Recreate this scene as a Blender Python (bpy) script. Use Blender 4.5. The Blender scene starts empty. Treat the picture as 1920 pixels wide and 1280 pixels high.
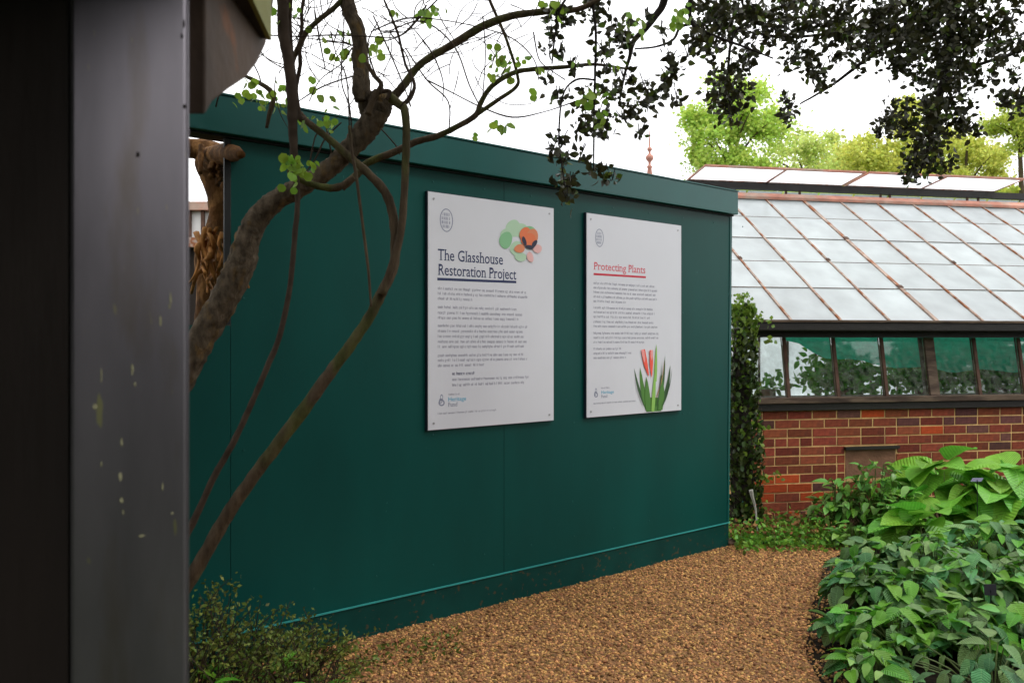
import bpy, math, random
import numpy as np
from mathutils import Vector, Matrix, Euler
R = math.radians
rng = random.Random(7)
S = bpy.context.scene
C = S.collection
# ---------------------------------------------------------------- camera
FPX = 1536.0                      # focal length in photo pixels (1920 wide)
EYE = 1.5
cd = bpy.data.cameras.new('camera'); cam = bpy.data.objects.new('camera', cd); C.objects.link(cam)
cam.location = (0, 0, EYE); cam.rotation_euler = (R(90), 0, 0)
cd.sensor_width = 36; cd.lens = 28.8; cd.clip_start = .05; cd.clip_end = 600
cd.dof.use_dof = True; cd.dof.focus_distance = 5.3; cd.dof.aperture_fstop = 4.5
S.camera = cam
# ---------------------------------------------------------------- world, sun, exposure
W = bpy.data.worlds.new('World'); S.world = W; W.use_nodes = True
nt = W.node_tree; nt.nodes.clear()
wo = nt.nodes.new('ShaderNodeOutputWorld'); bg = nt.nodes.new('ShaderNodeBackground')
sky = nt.nodes.new('ShaderNodeTexSky'); sky.sky_type = 'NISHITA'; sky.sun_disc = False
SUN_EL, SUN_AZ = 52, 112        # azimuth clockwise from +Y
sky.sun_elevation = R(SUN_EL); sky.sun_rotation = R(SUN_AZ)
hs = nt.nodes.new('ShaderNodeHueSaturation'); hs.inputs['Saturation'].default_value = .3
nz = nt.nodes.new('ShaderNodeTexNoise'); nz.inputs['Scale'].default_value = 2.2; nz.inputs['Detail'].default_value = 5
cr = nt.nodes.new('ShaderNodeValToRGB')
cr.color_ramp.elements[0].position = .3; cr.color_ramp.elements[0].color = (.72, .72, .75, 1)
cr.color_ramp.elements[1].position = .7; cr.color_ramp.elements[1].color = (1, 1, 1, 1)
vm = nt.nodes.new('ShaderNodeVectorMath'); vm.operation = 'SCALE'; vm.inputs['Scale'].default_value = 16.5
mx = nt.nodes.new('ShaderNodeMix'); mx.data_type = 'RGBA'; mx.inputs[0].default_value = .85
L = nt.links.new
L(sky.outputs[0], hs.inputs['Color']); L(nz.outputs[0], cr.inputs[0]); L(cr.outputs[0], vm.inputs[0])
L(hs.outputs[0], mx.inputs[6]); L(vm.outputs[0], mx.inputs[7]); L(mx.outputs[2], bg.inputs[0]); L(bg.outputs[0], wo.inputs[0])
bg.inputs[1].default_value = .125
sd = bpy.data.lights.new('sun', 'SUN'); sd.energy = 1.3; sd.angle = R(14); sd.color = (1, .96, .9)
so = bpy.data.objects.new('sun', sd); C.objects.link(so)
sdir = Vector((math.sin(R(SUN_AZ)) * math.cos(R(SUN_EL)), math.cos(R(SUN_AZ)) * math.cos(R(SUN_EL)), math.sin(R(SUN_EL))))
so.rotation_euler = sdir.to_track_quat('Z', 'Y').to_euler()
S.view_settings.view_transform = 'Standard'; S.view_settings.look = 'None'
S.view_settings.exposure = 0.27; S.view_settings.gamma = 1; S.view_settings.use_curve_mapping = False

# ---------------------------------------------------------------- helpers
def P(x, y, Y): return Vector(((x - 960) / FPX * Y, Y, EYE - (y - 640) / FPX * Y))

def mat(name, col, rough=.6, spec=.4, vary=None, vscale=6, bump=0, bscale=60, rand=0, col2=None, f2=(.5, .62), s2=3,
        transl=0, stretch=(1, 1, 1), detail=4, metallic=0, spots=None, coat=0, alpha=None, isl=True, hue=0, vein=0):
    m = bpy.data.materials.new(name); m.use_nodes = True; t = m.node_tree; N = t.nodes; K = t.links.new
    b = N['Principled BSDF']; b.inputs['Roughness'].default_value = rough
    b.inputs['Specular IOR Level'].default_value = spec; b.inputs['Metallic'].default_value = metallic
    b.inputs['Coat Weight'].default_value = coat; b.inputs['Coat Roughness'].default_value = .3
    tc = N.new('ShaderNodeTexCoord'); mp = N.new('ShaderNodeMapping'); mp.inputs['Scale'].default_value = stretch
    K(tc.outputs['Object'], mp.inputs[0])
    rgb = N.new('ShaderNodeRGB'); rgb.outputs[0].default_value = (*col, 1); cur = rgb.outputs[0]
    def noise(sc, det=4):
        n = N.new('ShaderNodeTexNoise'); n.inputs['Scale'].default_value = sc; n.inputs['Detail'].default_value = det
        K(mp.outputs[0], n.inputs['Vector']); return n.outputs[0]
    def mixc(fac, a, bcol):
        x = N.new('ShaderNodeMix'); x.data_type = 'RGBA'
        if hasattr(fac, 'links'): K(fac, x.inputs[0])
        else: x.inputs[0].default_value = fac
        K(a, x.inputs[6])
        if hasattr(bcol, 'links'): K(bcol, x.inputs[7])
        else: x.inputs[7].default_value = (*bcol, 1)
        return x.outputs[2]
    def ramp(v, a, c):
        r = N.new('ShaderNodeMapRange'); r.inputs[1].default_value = a; r.inputs[2].default_value = c; K(v, r.inputs[0]); return r.outputs[0]
    if col2: cur = mixc(ramp(noise(s2, 6), *f2), cur, col2)
    if spots: # (colour, scale, threshold)
        cur = mixc(ramp(noise(spots[1], 2), spots[2], spots[2] + .03), cur, spots[0])
    if vary or rand:
        h = N.new('ShaderNodeHueSaturation'); K(cur, h.inputs['Color'])
        v = None
        if vary:
            r = N.new('ShaderNodeMapRange'); r.inputs[1].default_value = .3; r.inputs[2].default_value = .7
            r.inputs[3].default_value = 1 - vary; r.inputs[4].default_value = 1 + vary; K(noise(vscale, detail), r.inputs[0]); v = r.outputs[0]
        if rand:
            oi = N.new('ShaderNodeObjectInfo'); ge = N.new('ShaderNodeNewGeometry')
            ad = N.new('ShaderNodeMath'); ad.operation = 'ADD'; K(oi.outputs['Random'], ad.inputs[0])
            if isl: K(ge.outputs['Random Per Island'], ad.inputs[1])
            fr = N.new('ShaderNodeMath'); fr.operation = 'FRACT'; K(ad.outputs[0], fr.inputs[0])
            r = N.new('ShaderNodeMapRange'); r.inputs[3].default_value = 1 - rand; r.inputs[4].default_value = 1 + rand; K(fr.outputs[0], r.inputs[0])
            if v is None: v = r.outputs[0]
            else:
                mm = N.new('ShaderNodeMath'); mm.operation = 'MULTIPLY'; K(v, mm.inputs[0]); K(r.outputs[0], mm.inputs[1]); v = mm.outputs[0]
            if hue:
                f3 = N.new('ShaderNodeMath'); f3.operation = 'MULTIPLY'; f3.inputs[1].default_value = 7.31; K(fr.outputs[0], f3.inputs[0])
                f4 = N.new('ShaderNodeMath'); f4.operation = 'FRACT'; K(f3.outputs[0], f4.inputs[0])
                r2 = N.new('ShaderNodeMapRange'); r2.inputs[3].default_value = .5 - hue; r2.inputs[4].default_value = .5 + hue; K(f4.outputs[0], r2.inputs[0])
                K(r2.outputs[0], h.inputs['Hue'])
        K(v, h.inputs['Value']); cur = h.outputs[0]
    if vein:
        sp = N.new('ShaderNodeSeparateXYZ'); K(tc.outputs['Object'], sp.inputs[0])
        def mt(op, a, b2=None):
            q = N.new('ShaderNodeMath'); q.operation = op
            for i_, v_ in enumerate((a, b2)):
                if v_ is None: continue
                if hasattr(v_, 'links'): K(v_, q.inputs[i_])
                else: q.inputs[i_].default_value = v_
            return q.outputs[0]
        ax = mt('ABSOLUTE', sp.outputs[0]); w = mt('SINE', mt('MULTIPLY', mt('SUBTRACT', sp.outputs[1], mt('MULTIPLY', ax, .75)), vein))
        lat = ramp(w, .72, 1.0); mid = mt('SUBTRACT', 1.0, ramp(ax, .0007, .0024)); vv = mt('MAXIMUM', mt('MULTIPLY', lat, .7), mid)
        cur = mixc(mt('MULTIPLY', vv, .42), cur, tuple(min(1, c_ * 2.0 + .05) for c_ in col))
        b2 = N.new('ShaderNodeBump'); b2.inputs['Strength'].default_value = .5; b2.inputs['Distance'].default_value = .004; b2.invert = True
        K(w, b2.inputs['Height']); K(b2.outputs[0], b.inputs['Normal']); bump = 0
    K(cur, b.inputs['Base Color'])
    if bump:
        bn = N.new('ShaderNodeBump'); bn.inputs['Strength'].default_value = bump; bn.inputs['Distance'].default_value = .01
        K(noise(bscale, 6), bn.inputs['Height']); K(bn.outputs[0], b.inputs['Normal'])
    if transl:
        tr = N.new('ShaderNodeBsdfTranslucent'); K(cur, tr.inputs[0]); ms = N.new('ShaderNodeMixShader'); ms.inputs[0].default_value = transl
        K(b.outputs[0], ms.inputs[1]); K(tr.outputs[0], ms.inputs[2]); K(ms.outputs[0], N['Material Output'].inputs[0])
    if alpha is not None: b.inputs['Alpha'].default_value = alpha
    return m

def glass_mat(name, tint=(.9, .95, .93), dirt_sheen=.13):  # dirt strength also raised to pale the panes like reflection
    m = bpy.data.materials.new(name); m.use_nodes = True; t = m.node_tree; N = t.nodes; K = t.links.new; N.remove(N['Principled BSDF'])
    tr = N.new('ShaderNodeBsdfTransparent'); tr.inputs[0].default_value = (*tint, 1)
    gl = N.new('ShaderNodeBsdfGlossy'); gl.inputs['Roughness'].default_value = .03
    df = N.new('ShaderNodeBsdfDiffuse'); df.inputs[0].default_value = (.55, .58, .5, 1)
    fr = N.new('ShaderNodeFresnel'); fr.inputs[0].default_value = 1.42
    n = N.new('ShaderNodeTexNoise'); n.inputs['Scale'].default_value = 9; n.inputs['Detail'].default_value = 5
    r = N.new('ShaderNodeMapRange'); r.inputs[1].default_value = .35; r.inputs[2].default_value = .75; r.inputs[4].default_value = dirt_sheen; K(n.outputs[0], r.inputs[0])
    a = N.new('ShaderNodeMixShader'); K(r.outputs[0], a.inputs[0]); K(tr.outputs[0], a.inputs[1]); K(df.outputs[0], a.inputs[2])
    c = N.new('ShaderNodeMixShader'); K(fr.outputs[0], c.inputs[0]); K(a.outputs[0], c.inputs[1]); K(gl.outputs[0], c.inputs[2])
    K(c.outputs[0], N['Material Output'].inputs[0]); return m

def tag(o, label=None, cat=None, group=None, kind=None):
    if label: o['label'] = label
    if cat: o['category'] = cat
    if group: o['group'] = group
    if kind: o['kind'] = kind
    return o
def thing(name, label, cat, loc=(0, 0, 0), group=None):
    o = bpy.data.objects.new(name, None); C.objects.link(o); o.location = loc; o.empty_display_size = .1
    return tag(o, label, cat, group)
def worldloc(p):
    v = Vector((0, 0, 0))
    while p is not None: v = v + p.location; p = p.parent
    return v
def make(name, V, F, m, parent=None, smooth=False, kind=None, bevel=0):
    """one mesh object from world-space vertices"""
    off = worldloc(parent)
    me = bpy.data.meshes.new(name); me.from_pydata([tuple(Vector(v) - off) for v in V], [], F); me.materials.append(m)
    if smooth: me.polygons.foreach_set('use_smooth', [True] * len(me.polygons))
    o = bpy.data.objects.new(name, me); C.objects.link(o)
    if parent is not None: o.parent = parent
    if kind: o['kind'] = kind
    if bevel:
        b = o.modifiers.new('bevel', 'BEVEL'); b.width = bevel; b.segments = 2; b.limit_method = 'ANGLE'
    return o
def part_at(name, me, mw, parent):
    """object sharing mesh me, with world matrix mw"""
    o = bpy.data.objects.new(name, me); C.objects.link(o)
    if parent is not None: o.parent = parent; mw = Matrix.Translation(-worldloc(parent)) @ mw
    o.matrix_local = mw
    return o
BF = [(0, 3, 2, 1), (4, 5, 6, 7), (0, 1, 5, 4), (1, 2, 6, 5), (2, 3, 7, 6), (3, 0, 4, 7)]
def boxv(fr, a0, a1, b0, b1, c0, c1):
    return [fr(a, b, c) for (a, b, c) in ((a0, b0, c0), (a1, b0, c0), (a1, b1, c0), (a0, b1, c0), (a0, b0, c1), (a1, b0, c1), (a1, b1, c1), (a0, b1, c1))]
def box(name, fr, a0, a1, b0, b1, c0, c1, m, parent=None, **k): return make(name, boxv(fr, a0, a1, b0, b1, c0, c1), BF, m, parent, **k)
WF = lambda x, y, z: Vector((x, y, z))
def prism(fr, pts, d0, d1):
    """pts 2D -> fr(a,b,d) extruded"""
    n = len(pts); V = [fr(a, b, d0) for a, b in pts] + [fr(a, b, d1) for a, b in pts]
    F = [tuple(range(n - 1, -1, -1)), tuple(range(n, 2 * n))] + [(i, (i + 1) % n, n + (i + 1) % n, n + i) for i in range(n)]
    return V, F
def crom(pts, sub):
    out = []; n = len(pts)
    for i in range(n - 1):
        p0 = pts[max(i - 1, 0)]; p1 = pts[i]; p2 = pts[i + 1]; p3 = pts[min(i + 2, n - 1)]
        for k in range(sub):
            t = k / sub; t2 = t * t; t3 = t2 * t
            out.append(tuple(.5 * (2 * b + (c - a) * t + (2 * a - 5 * b + 4 * c - d) * t2 + (3 * b - a - 3 * c + d) * t3) for a, b, c, d in zip(p0, p1, p2, p3)))
    out.append(tuple(pts[-1])); return out
def tube(pts, sides=8, sub=4, rough=.0, seed=0, cap=True):
    """pts (x,y,z,r) world -> V,F"""
    q = crom(pts, sub); r_ = random.Random(seed); V = []; F = []
    up = Vector((.13, .2, .97)); prev = None
    for i, a in enumerate(q):
        c = Vector(a[:3]); nx = Vector(q[min(i + 1, len(q) - 1)][:3]); pv = Vector(q[max(i - 1, 0)][:3]); d = (nx - pv)
        if d.length < 1e-7: d = Vector((0, 0, 1))
        d.normalize()
        if prev is None: s = d.cross(Vector((0, 1, 0)) if abs(d.y) < .9 else Vector((1, 0, 0))).normalized()
        else: s = (prev - d * prev.dot(d)).normalized()
        prev = s; t = d.cross(s)
        for k in range(sides):
            an = 2 * math.pi * k / sides; rr = a[3] * (1 + rough * r_.uniform(-1, 1))
            V.append(c + s * math.cos(an) * rr + t * math.sin(an) * rr)
    n = len(q)
    for i in range(n - 1):
        for k in range(sides):
            F.append((i * sides + k, i * sides + (k + 1) % sides, (i + 1) * sides + (k + 1) % sides, (i + 1) * sides + k))
    if cap: F.append(tuple(range(sides - 1, -1, -1))); F.append(tuple((n - 1) * sides + k for k in range(sides)))
    return V, F
def ell(cx, cy, rx, ry, rot=0, n=22, x0=0, k=1):
    out = []
    for i in range(n):
        a = 2 * math.pi * i / n; x = rx * math.cos(a); y = ry * math.sin(a) * (1 + .15 * math.cos(a) * k); c, s = math.cos(R(rot)), math.sin(R(rot))
        out.append((cx + x * c - y * s, cy + x * s + y * c))
    return out
def join(lst):
    V = []; F = []
    for v, f in lst:
        o = len(V); V += v; F += [tuple(i + o for i in g) for g in f]
    return V, F
def leafvf(Ln, Wd, n=5, fold=.25, droop=.3, shape='ovate', petiole=0, wave=0):
    """leaf from origin along +Y, normal +Z"""
    V = []; F = []
    for i in range(n + 1):
        t = i / n
        w = {'ovate': math.sin(math.pi * min(1, t ** .75)) ** .8, 'heart': max(0, (math.sin(math.pi * (t * .86 + .14) ** .72))) ** .65 if t < 1 else 0,
             'lance': math.sin(math.pi * t ** .9) ** 1.1, 'round': math.sqrt(max(0, 1 - (2 * t - 1) ** 2)),
             'strap': (1 - t) ** .5 * min(1, .5 + t * 2)}[shape] if 0 < t < 1 else (.25 if shape == 'heart' and t == 0 else 0.02)
        w = w * Wd / 2; y = Ln * (t - .08 if shape == 'heart' and t == 0 else t); z = -droop * Ln * t * t
        wv = wave * Wd * (1 if i % 2 else -1)
        V += [(-w, y, z + fold * w + wv), (0, y + petiole, z), (w, y, z + fold * w - wv)]
    for v in range(len(V)): V[v] = (V[v][0], V[v][1] + (petiole if v % 3 != 1 else 0), V[v][2])
    for i in range(n):
        a = i * 3; F += [(a, a + 1, a + 4, a + 3), (a + 1, a + 2, a + 5, a + 4)]
    return V, F
def leafmesh(name, m, **k):
    V, F = leafvf(**k); me = bpy.data.meshes.new(name); me.from_pydata(V, [], F); me.materials.append(m)
    me.polygons.foreach_set('use_smooth', [True] * len(me.polygons)); return me
def bulk(name, tmpl, mats, m, parent=None, kind=None):
    """join many copies of a quad template"""
    tv = np.array(tmpl[0], float); tf = np.array(tmpl[1], int); M = np.array([[list(r) for r in q] for q in mats], float)
    off = np.array(worldloc(parent))
    v = np.einsum('nij,kj->nki', M[:, :3, :3], tv) + M[:, None, :3, 3] - off
    nv = len(tv); f = tf[None] + (np.arange(len(M)) * nv)[:, None, None]
    v = v.reshape(-1, 3); f = f.reshape(-1, tf.shape[1])
    me = bpy.data.meshes.new(name); me.vertices.add(len(v)); me.vertices.foreach_set('co', v.ravel())
    me.loops.add(f.size); me.loops.foreach_set('vertex_index', f.ravel()); me.polygons.add(len(f))
    me.polygons.foreach_set('loop_start', np.arange(len(f)) * f.shape[1]); me.polygons.foreach_set('loop_total', np.full(len(f), f.shape[1]))
    me.polygons.foreach_set('use_smooth', np.ones(len(f), bool))
    me.update(calc_edges=True); me.materials.append(m)
    o = bpy.data.objects.new(name, me); C.objects.link(o)
    if parent is not None: o.parent = parent
    if kind: o['kind'] = kind
    return o
def mrot(loc, az, pitch, roll, s): return Matrix.Translation(loc) @ Euler((pitch, roll, az), 'XYZ').to_matrix().to_4x4() @ Matrix.Scale(s, 4)
def rrot(loc, s, r=rng): return Matrix.Translation(loc) @ Euler((r.uniform(0, 6.3), r.uniform(0, 6.3), r.uniform(0, 6.3))).to_matrix().to_4x4() @ Matrix.Scale(s, 4)

# ---------------------------------------------------------------- materials
M = {}
M['soil'] = mat('soil', (.085, .05, .03), .95, .1, vary=.5, vscale=14, bump=.9, bscale=45, col2=(.035, .022, .014))
M['ground_dark'] = mat('dark_ground', (.022, .035, .010), .95, .1, vary=.5, vscale=9, bump=1, bscale=60)
M['soil_shaded'] = mat('soil_shaded', (.018, .013, .009), .95, .1, vary=.5, vscale=14, bump=.9, bscale=30)  # bed soil darkened in colour for the shade under the plants
M['gravel_base'] = mat('gravel_base', (.28, .14, .06), .9, .2, vary=.35, vscale=60, bump=1, bscale=110, col2=(.1, .055, .03), s2=50)
M['pebble'] = mat('pebble', (.46, .245, .085), .75, .3, rand=.55, hue=.018, vary=.12, vscale=20)
M['pebble_dark'] = mat('pebble_dark', (.22, .11, .04), .8, .3, rand=.5, hue=.02)
M['teal'] = mat('teal_paint', (.0014, .056, .047), .42, .16, vary=.16, vscale=2.2, stretch=(1, 1, .3), bump=.05, bscale=3, spots=((.03, .13, .12), 46, .77), coat=.04)
M['teal_low'] = mat('teal_skirting_paint', (.0014, .044, .037), .5, .15, vary=.2, vscale=4, bump=.1, bscale=12, spots=((.05, .05, .03), 34, .64), coat=.05)
M['teal_fascia'] = mat('teal_fascia_paint', (.003, .076, .068), .38, .3, vary=.12, vscale=2.4, bump=.03, bscale=5, coat=.12)
M['teal_ledge_lit'] = mat('teal_ledge_lit_tone', (.03, .27, .25), .4, .4, vary=.1, vscale=4)  # paler teal paints in the light the ledge catches
M['seal'] = mat('black_gasket', (.004, .006, .006), .6)
M['board_white'] = mat('sign_white', (.63, .64, .68), .38, .4, vary=.02, vscale=3)
M['board_edge'] = mat('sign_edge', (.01, .02, .035), .5)
M['ink'] = mat('ink_navy', (.018, .03, .10), .5)
M['ink_grey'] = mat('ink_grey', (.24, .24, .31), .6)
M['ink_logo'] = mat('ink_logo', (.25, .27, .36), .6)
M['ink_red'] = mat('ink_red', (.52, .02, .045), .5)
M['ink_pink'] = mat('ink_rose', (.62, .10, .13), .5)
M['ink_blue'] = mat('ink_blue', (.08, .40, .58), .5)
def flat(n, c): M[n] = mat(n, c, .5); return M[n]
for n, c in (('print_pale_green', (.42, .60, .42)), ('print_green', (.22, .48, .25)), ('print_orange', (.72, .17, .06)), ('print_salmon', (.66, .22, .10)),
             ('print_pink', (.72, .42, .40)), ('print_dark', (.02, .02, .045)), ('print_red', (.80, .09, .05)), ('print_leaf', (.07, .20, .03)),
             ('print_leaf_dark', (.035, .09, .03)), ('print_lime', (.24, .47, .09)), ('print_straw', (.36, .22, .10)), ('print_rose', (.8, .3, .28))): flat(n, c)
M['screw'] = mat('screw', (.35, .35, .36), .35, metallic=.6)
M['post_paint'] = mat('grey_post_paint', (.25, .23, .25), .36, .4, metallic=.85, vary=.2, vscale=9, stretch=(1, 1, .22), bump=.03, bscale=24, col2=(.22, .19, .18), s2=14, f2=(.55, .68), spots=((.4, .38, .2), 42, .69))
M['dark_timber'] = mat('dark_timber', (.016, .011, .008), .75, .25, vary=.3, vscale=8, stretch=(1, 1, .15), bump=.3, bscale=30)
M['brace_timber'] = mat('brown_brace_timber', (.060, .036, .022), .7, .3, vary=.35, vscale=5, bump=.3, bscale=22, col2=(.12, .045, .015), s2=9, f2=(.6, .7))
M['olive_board'] = mat('olive_board', (.19, .19, .045), .7, .3, vary=.15, vscale=10, stretch=(1, .1, 1), bump=.2)
M['bark'] = mat('mossy_bark', (.072, .052, .032), .9, .15, vary=.4, vscale=22, stretch=(1, 1, .35), bump=1, bscale=55, col2=(.065, .07, .022), s2=7, f2=(.48, .62))
M['bark_flaky'] = mat('flaky_bark', (.085, .066, .045), .95, .1, vary=.55, vscale=40, stretch=(1, 1, .5), bump=1, bscale=60, col2=(.13, .085, .035), s2=22, f2=(.57, .7))
M['twig'] = mat('twig_bark', (.05, .036, .026), .9, .1, vary=.3, vscale=20)
M['dark_bark'] = mat('evergreen_bark', (.022, .018, .015), .9, .1, vary=.3, vscale=20, bump=.6)
M['lime_leaf'] = mat('lime_leaf', (.20, .34, .035), .5, .35, rand=.3, hue=.02, transl=.5)
M['evergreen_leaf'] = mat('evergreen_leaf', (.034, .036, .012), .48, .3, rand=.55, hue=.03, transl=.28)
M['evergreen_new'] = mat('evergreen_new_leaf', (.085, .13, .018), .45, .35, rand=.4, hue=.03, transl=.3)
M['ivy_leaf'] = mat('ivy_leaf', (.035, .06, .012), .4, .4, rand=.6, hue=.03, transl=.2)
M['ivy_lit'] = mat('ivy_lit_leaf', (.15, .25, .03), .45, .4, rand=.35, hue=.02, transl=.35)
M['hosta_leaf'] = mat('hosta_leaf', (.17, .42, .04), .38, .5, rand=.28, hue=.025, transl=.3, vary=.15, vscale=25, vein=330)
M['bush_leaf'] = mat('bush_leaf', (.13, .30, .05), .4, .45, rand=.4, hue=.025, transl=.22)
M['grey_leaf'] = mat('grey_green_leaf', (.105, .25, .07), .40, .45, rand=.5, hue=.05, transl=.2, vary=.2, vscale=30, vein=520)
M['bright_leaf'] = mat('bright_leaf', (.13, .36, .025), .4, .45, rand=.3, hue=.02, transl=.28, vein=520)
M['shrub_leaf'] = mat('olive_shrub_leaf', (.13, .17, .03), .5, .3, rand=.5, hue=.04, transl=.25)
M['cover_leaf'] = mat('ground_cover_leaf', (.13, .28, .03), .5, .3, rand=.5, hue=.03, transl=.25)
M['dead_leaf'] = mat('dead_leaf', (.26, .13, .05), .8, .2, rand=.5, hue=.03, transl=.2)
M['stem'] = mat('green_stem', (.09, .13, .03), .6)
M['tree_lime'] = mat('spring_tree_leaf', (.50, .66, .13), .6, .2, rand=.4, hue=.02, transl=.5)
M['tree_soft'] = mat('soft_tree_leaf', (.58, .68, .20), .7, .2, rand=.3, hue=.02, transl=.45)
M['tree_olive'] = mat('olive_tree_leaf', (.58, .62, .13), .7, .2, rand=.35, hue=.02, transl=.45)
M['tree_deep'] = mat('deep_tree_leaf', (.45, .54, .09), .7, .2, rand=.4, hue=.02, transl=.45)
M['hedge_leaf'] = mat('dark_hedge_leaf', (.012, .022, .009), .55, .3, rand=.5, transl=.05)
M['brick'] = mat('red_brick', (.20, .046, .023), .85, .2, rand=.32, hue=.008, vary=.22, vscale=24, bump=.5, bscale=90, isl=False, col2=(.10, .035, .028), s2=5, f2=(.5, .75))
M['brick_dark'] = mat('burnt_brick', (.10, .036, .030), .8, .25, rand=.4, hue=.01, vary=.25, vscale=24, bump=.5, bscale=90, isl=False)
M['brick_orange'] = mat('orange_brick', (.36, .055, .014), .85, .2, rand=.25, vary=.15, vscale=24, bump=.5, bscale=90, isl=False)
M['mortar'] = mat('mortar', (.62, .40, .17), .95, .1, vary=.25, vscale=20, bump=.6, bscale=90, col2=(.36, .22, .11), s2=2.5, f2=(.5, .7))
M['terracotta'] = mat('terracotta', (.19, .10, .06), .9, .15, vary=.2, vscale=12, bump=.5)
M['old_white'] = mat('peeling_rafter_paint', (.36, .27, .22), .8, .2, vary=.25, vscale=14, bump=.5, col2=(.26, .10, .045), s2=12, f2=(.5, .58))
M['pink_board'] = mat('faded_red_board', (.46, .21, .15), .85, .2, vary=.2, vscale=7, bump=.4, col2=(.40, .28, .22), s2=4, f2=(.45, .6))
M['black_gutter'] = mat('black_gutter', (.012, .010, .008), .55, .4, vary=.3, vscale=8, bump=.3)
M['sill_wood'] = mat('weathered_sill', (.11, .078, .055), .85, .2, vary=.35, vscale=12, stretch=(.3, 1, 2), bump=.5, col2=(.06, .04, .03), s2=8, f2=(.5, .6))
M['mullion'] = mat('mullion', (.09, .05, .035), .8, .2, vary=.3, vscale=14, bump=.4)
M['wash_glass'] = mat('whitewashed_glass', (.70, .745, .75), .18, .5, vary=.09, vscale=4.5, rand=.06, transl=.55, coat=.2, isl=False)
M['glass'] = glass_mat('window_glass')
M['sky_white'] = mat('sky_white_glass', (.93, .94, .96), .3, .4, transl=.9, isl=False)  # near-white panes stand in for bright sky seen through clear glass
M['white_wall'] = mat('limewashed_wall', (.86, .86, .84), .9, vary=.06, vscale=4, transl=.0)
M['net'] = mat('green_netting', (.08, .64, .42), .7, .2, vary=.18, vscale=7, stretch=(1, 1, 3), transl=.6)
M['fibre'] = mat('fibrous_wood', (.10, .045, .014), .9, .15, vary=.5, vscale=14, stretch=(1, 1, .6), bump=1, bscale=70, col2=(.20, .10, .035), s2=24, f2=(.5, .62))
M['root'] = mat('orange_root', (.33, .15, .04), .8, .2, vary=.35, vscale=20, bump=.6)
M['label_black'] = mat('black_label', (.012, .012, .016), .35); M['label_violet'] = mat('slate_label', (.22, .22, .33), .4)
M['stake'] = mat('pale_stake', (.30, .30, .26), .8)
M['finial'] = mat('finial_terracotta', (.50, .24, .18), .8)

# ---------------------------------------------------------------- ground and path
def sheet(name, poly, z, m, kind='structure'):
    o = make(name, [Vector((x, y, z)) for x, y in poly], [tuple(range(len(poly)))], m); return tag(o, kind=kind)
sheet('ground', [(-300, -300), (300, -300), (300, 300), (-300, 300)], -.02, M['ground_dark'])  # ground toned dark so the unseen part behind dims the post's reflection
bedline = [(1.15, -3), (1.2, 2.4), (1.30, 3.2), (1.40, 3.9), (1.62, 4.5), (1.88, 5.0), (2.12, 5.6), (2.6, 6.02)]
pathpoly = [(-9, 1.6), (1.2, 1.6)] + bedline[1:] + [(1.75, 6.12), (1.5, 5.98), (-3, 2.35), (-9, 2.0)]
sheet('gravel_path', pathpoly, 0.0, M['gravel_base'])
# soil beds as gently heaped real surfaces
def heap(name, x0, x1, y0, y1, hf, m, n=40):
    V = []; F = []
    for j in range(n + 1):
        for i in range(n + 1):
            x = x0 + (x1 - x0) * i / n; y = y0 + (y1 - y0) * j / n; V.append(Vector((x, y, hf(x, y))))
    for j in range(n):
        for i in range(n): a = j * (n + 1) + i; F.append((a, a + 1, a + n + 2, a + n + 1))
    return tag(make(name, V, F, m, smooth=True), kind='structure')
def bedx(y):
    for (xa, ya), (xb, yb) in zip(bedline, bedline[1:]):
        if ya <= y <= yb: return xa + (xb - xa) * (y - ya) / (yb - ya)
    return bedline[-1][0] if y > bedline[-1][1] else bedline[0][0]
def bedh(x, y):
    d = x - bedx(y)
    return -.012 + .07 * min(1, max(0, d / .6)) + (.012 * math.sin(x * 23 + y * 11) * math.sin(y * 19 - x * 7) if d > 0 else 0)
heap('flower_bed', 1.1, 6.5, 1.0, 6.02, bedh, M['soil_shaded'], 70)
heap('wall_bed', 1.35, 7, 6.02, 8.2, lambda x, y: .012 + .03 * min(1, (y - 6.02) / .3) + .012 * math.sin(x * 17) * math.sin(y * 23), M['soil'], 40)

# gravel pebbles as real scattered stones
def pebble(seed):
    r_ = random.Random(seed); a = (1 + 5 ** .5) / 2
    V = [Vector(v).normalized() * r_.uniform(.8, 1.15) for v in ((-1, a, 0), (1, a, 0), (-1, -a, 0), (1, -a, 0), (0, -1, a), (0, 1, a), (0, -1, -a), (0, 1, -a), (a, 0, -1), (a, 0, 1), (-a, 0, -1), (-a, 0, 1))]
    V = [(v.x, v.y * .8, v.z * .55) for v in V]
    F = [(0, 11, 5), (0, 5, 1), (0, 1, 7), (0, 7, 10), (0, 10, 11), (1, 5, 9), (5, 11, 4), (11, 10, 2), (10, 7, 6), (7, 1, 8), (3, 9, 4), (3, 4, 2), (3, 2, 6), (3, 6, 8), (3, 8, 9), (4, 9, 5), (2, 4, 11), (6, 2, 10), (8, 6, 7), (9, 8, 1)]
    return V, F
def inpoly(x, y, poly):
    c = False; n = len(poly)
    for i in range(n):
        x1, y1 = poly[i]; x2, y2 = poly[i - 1]
        if (y1 > y) != (y2 > y) and x < (x2 - x1) * (y - y1) / (y2 - y1) + x1: c = not c
    return c
pr = np.random.default_rng(3)
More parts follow.
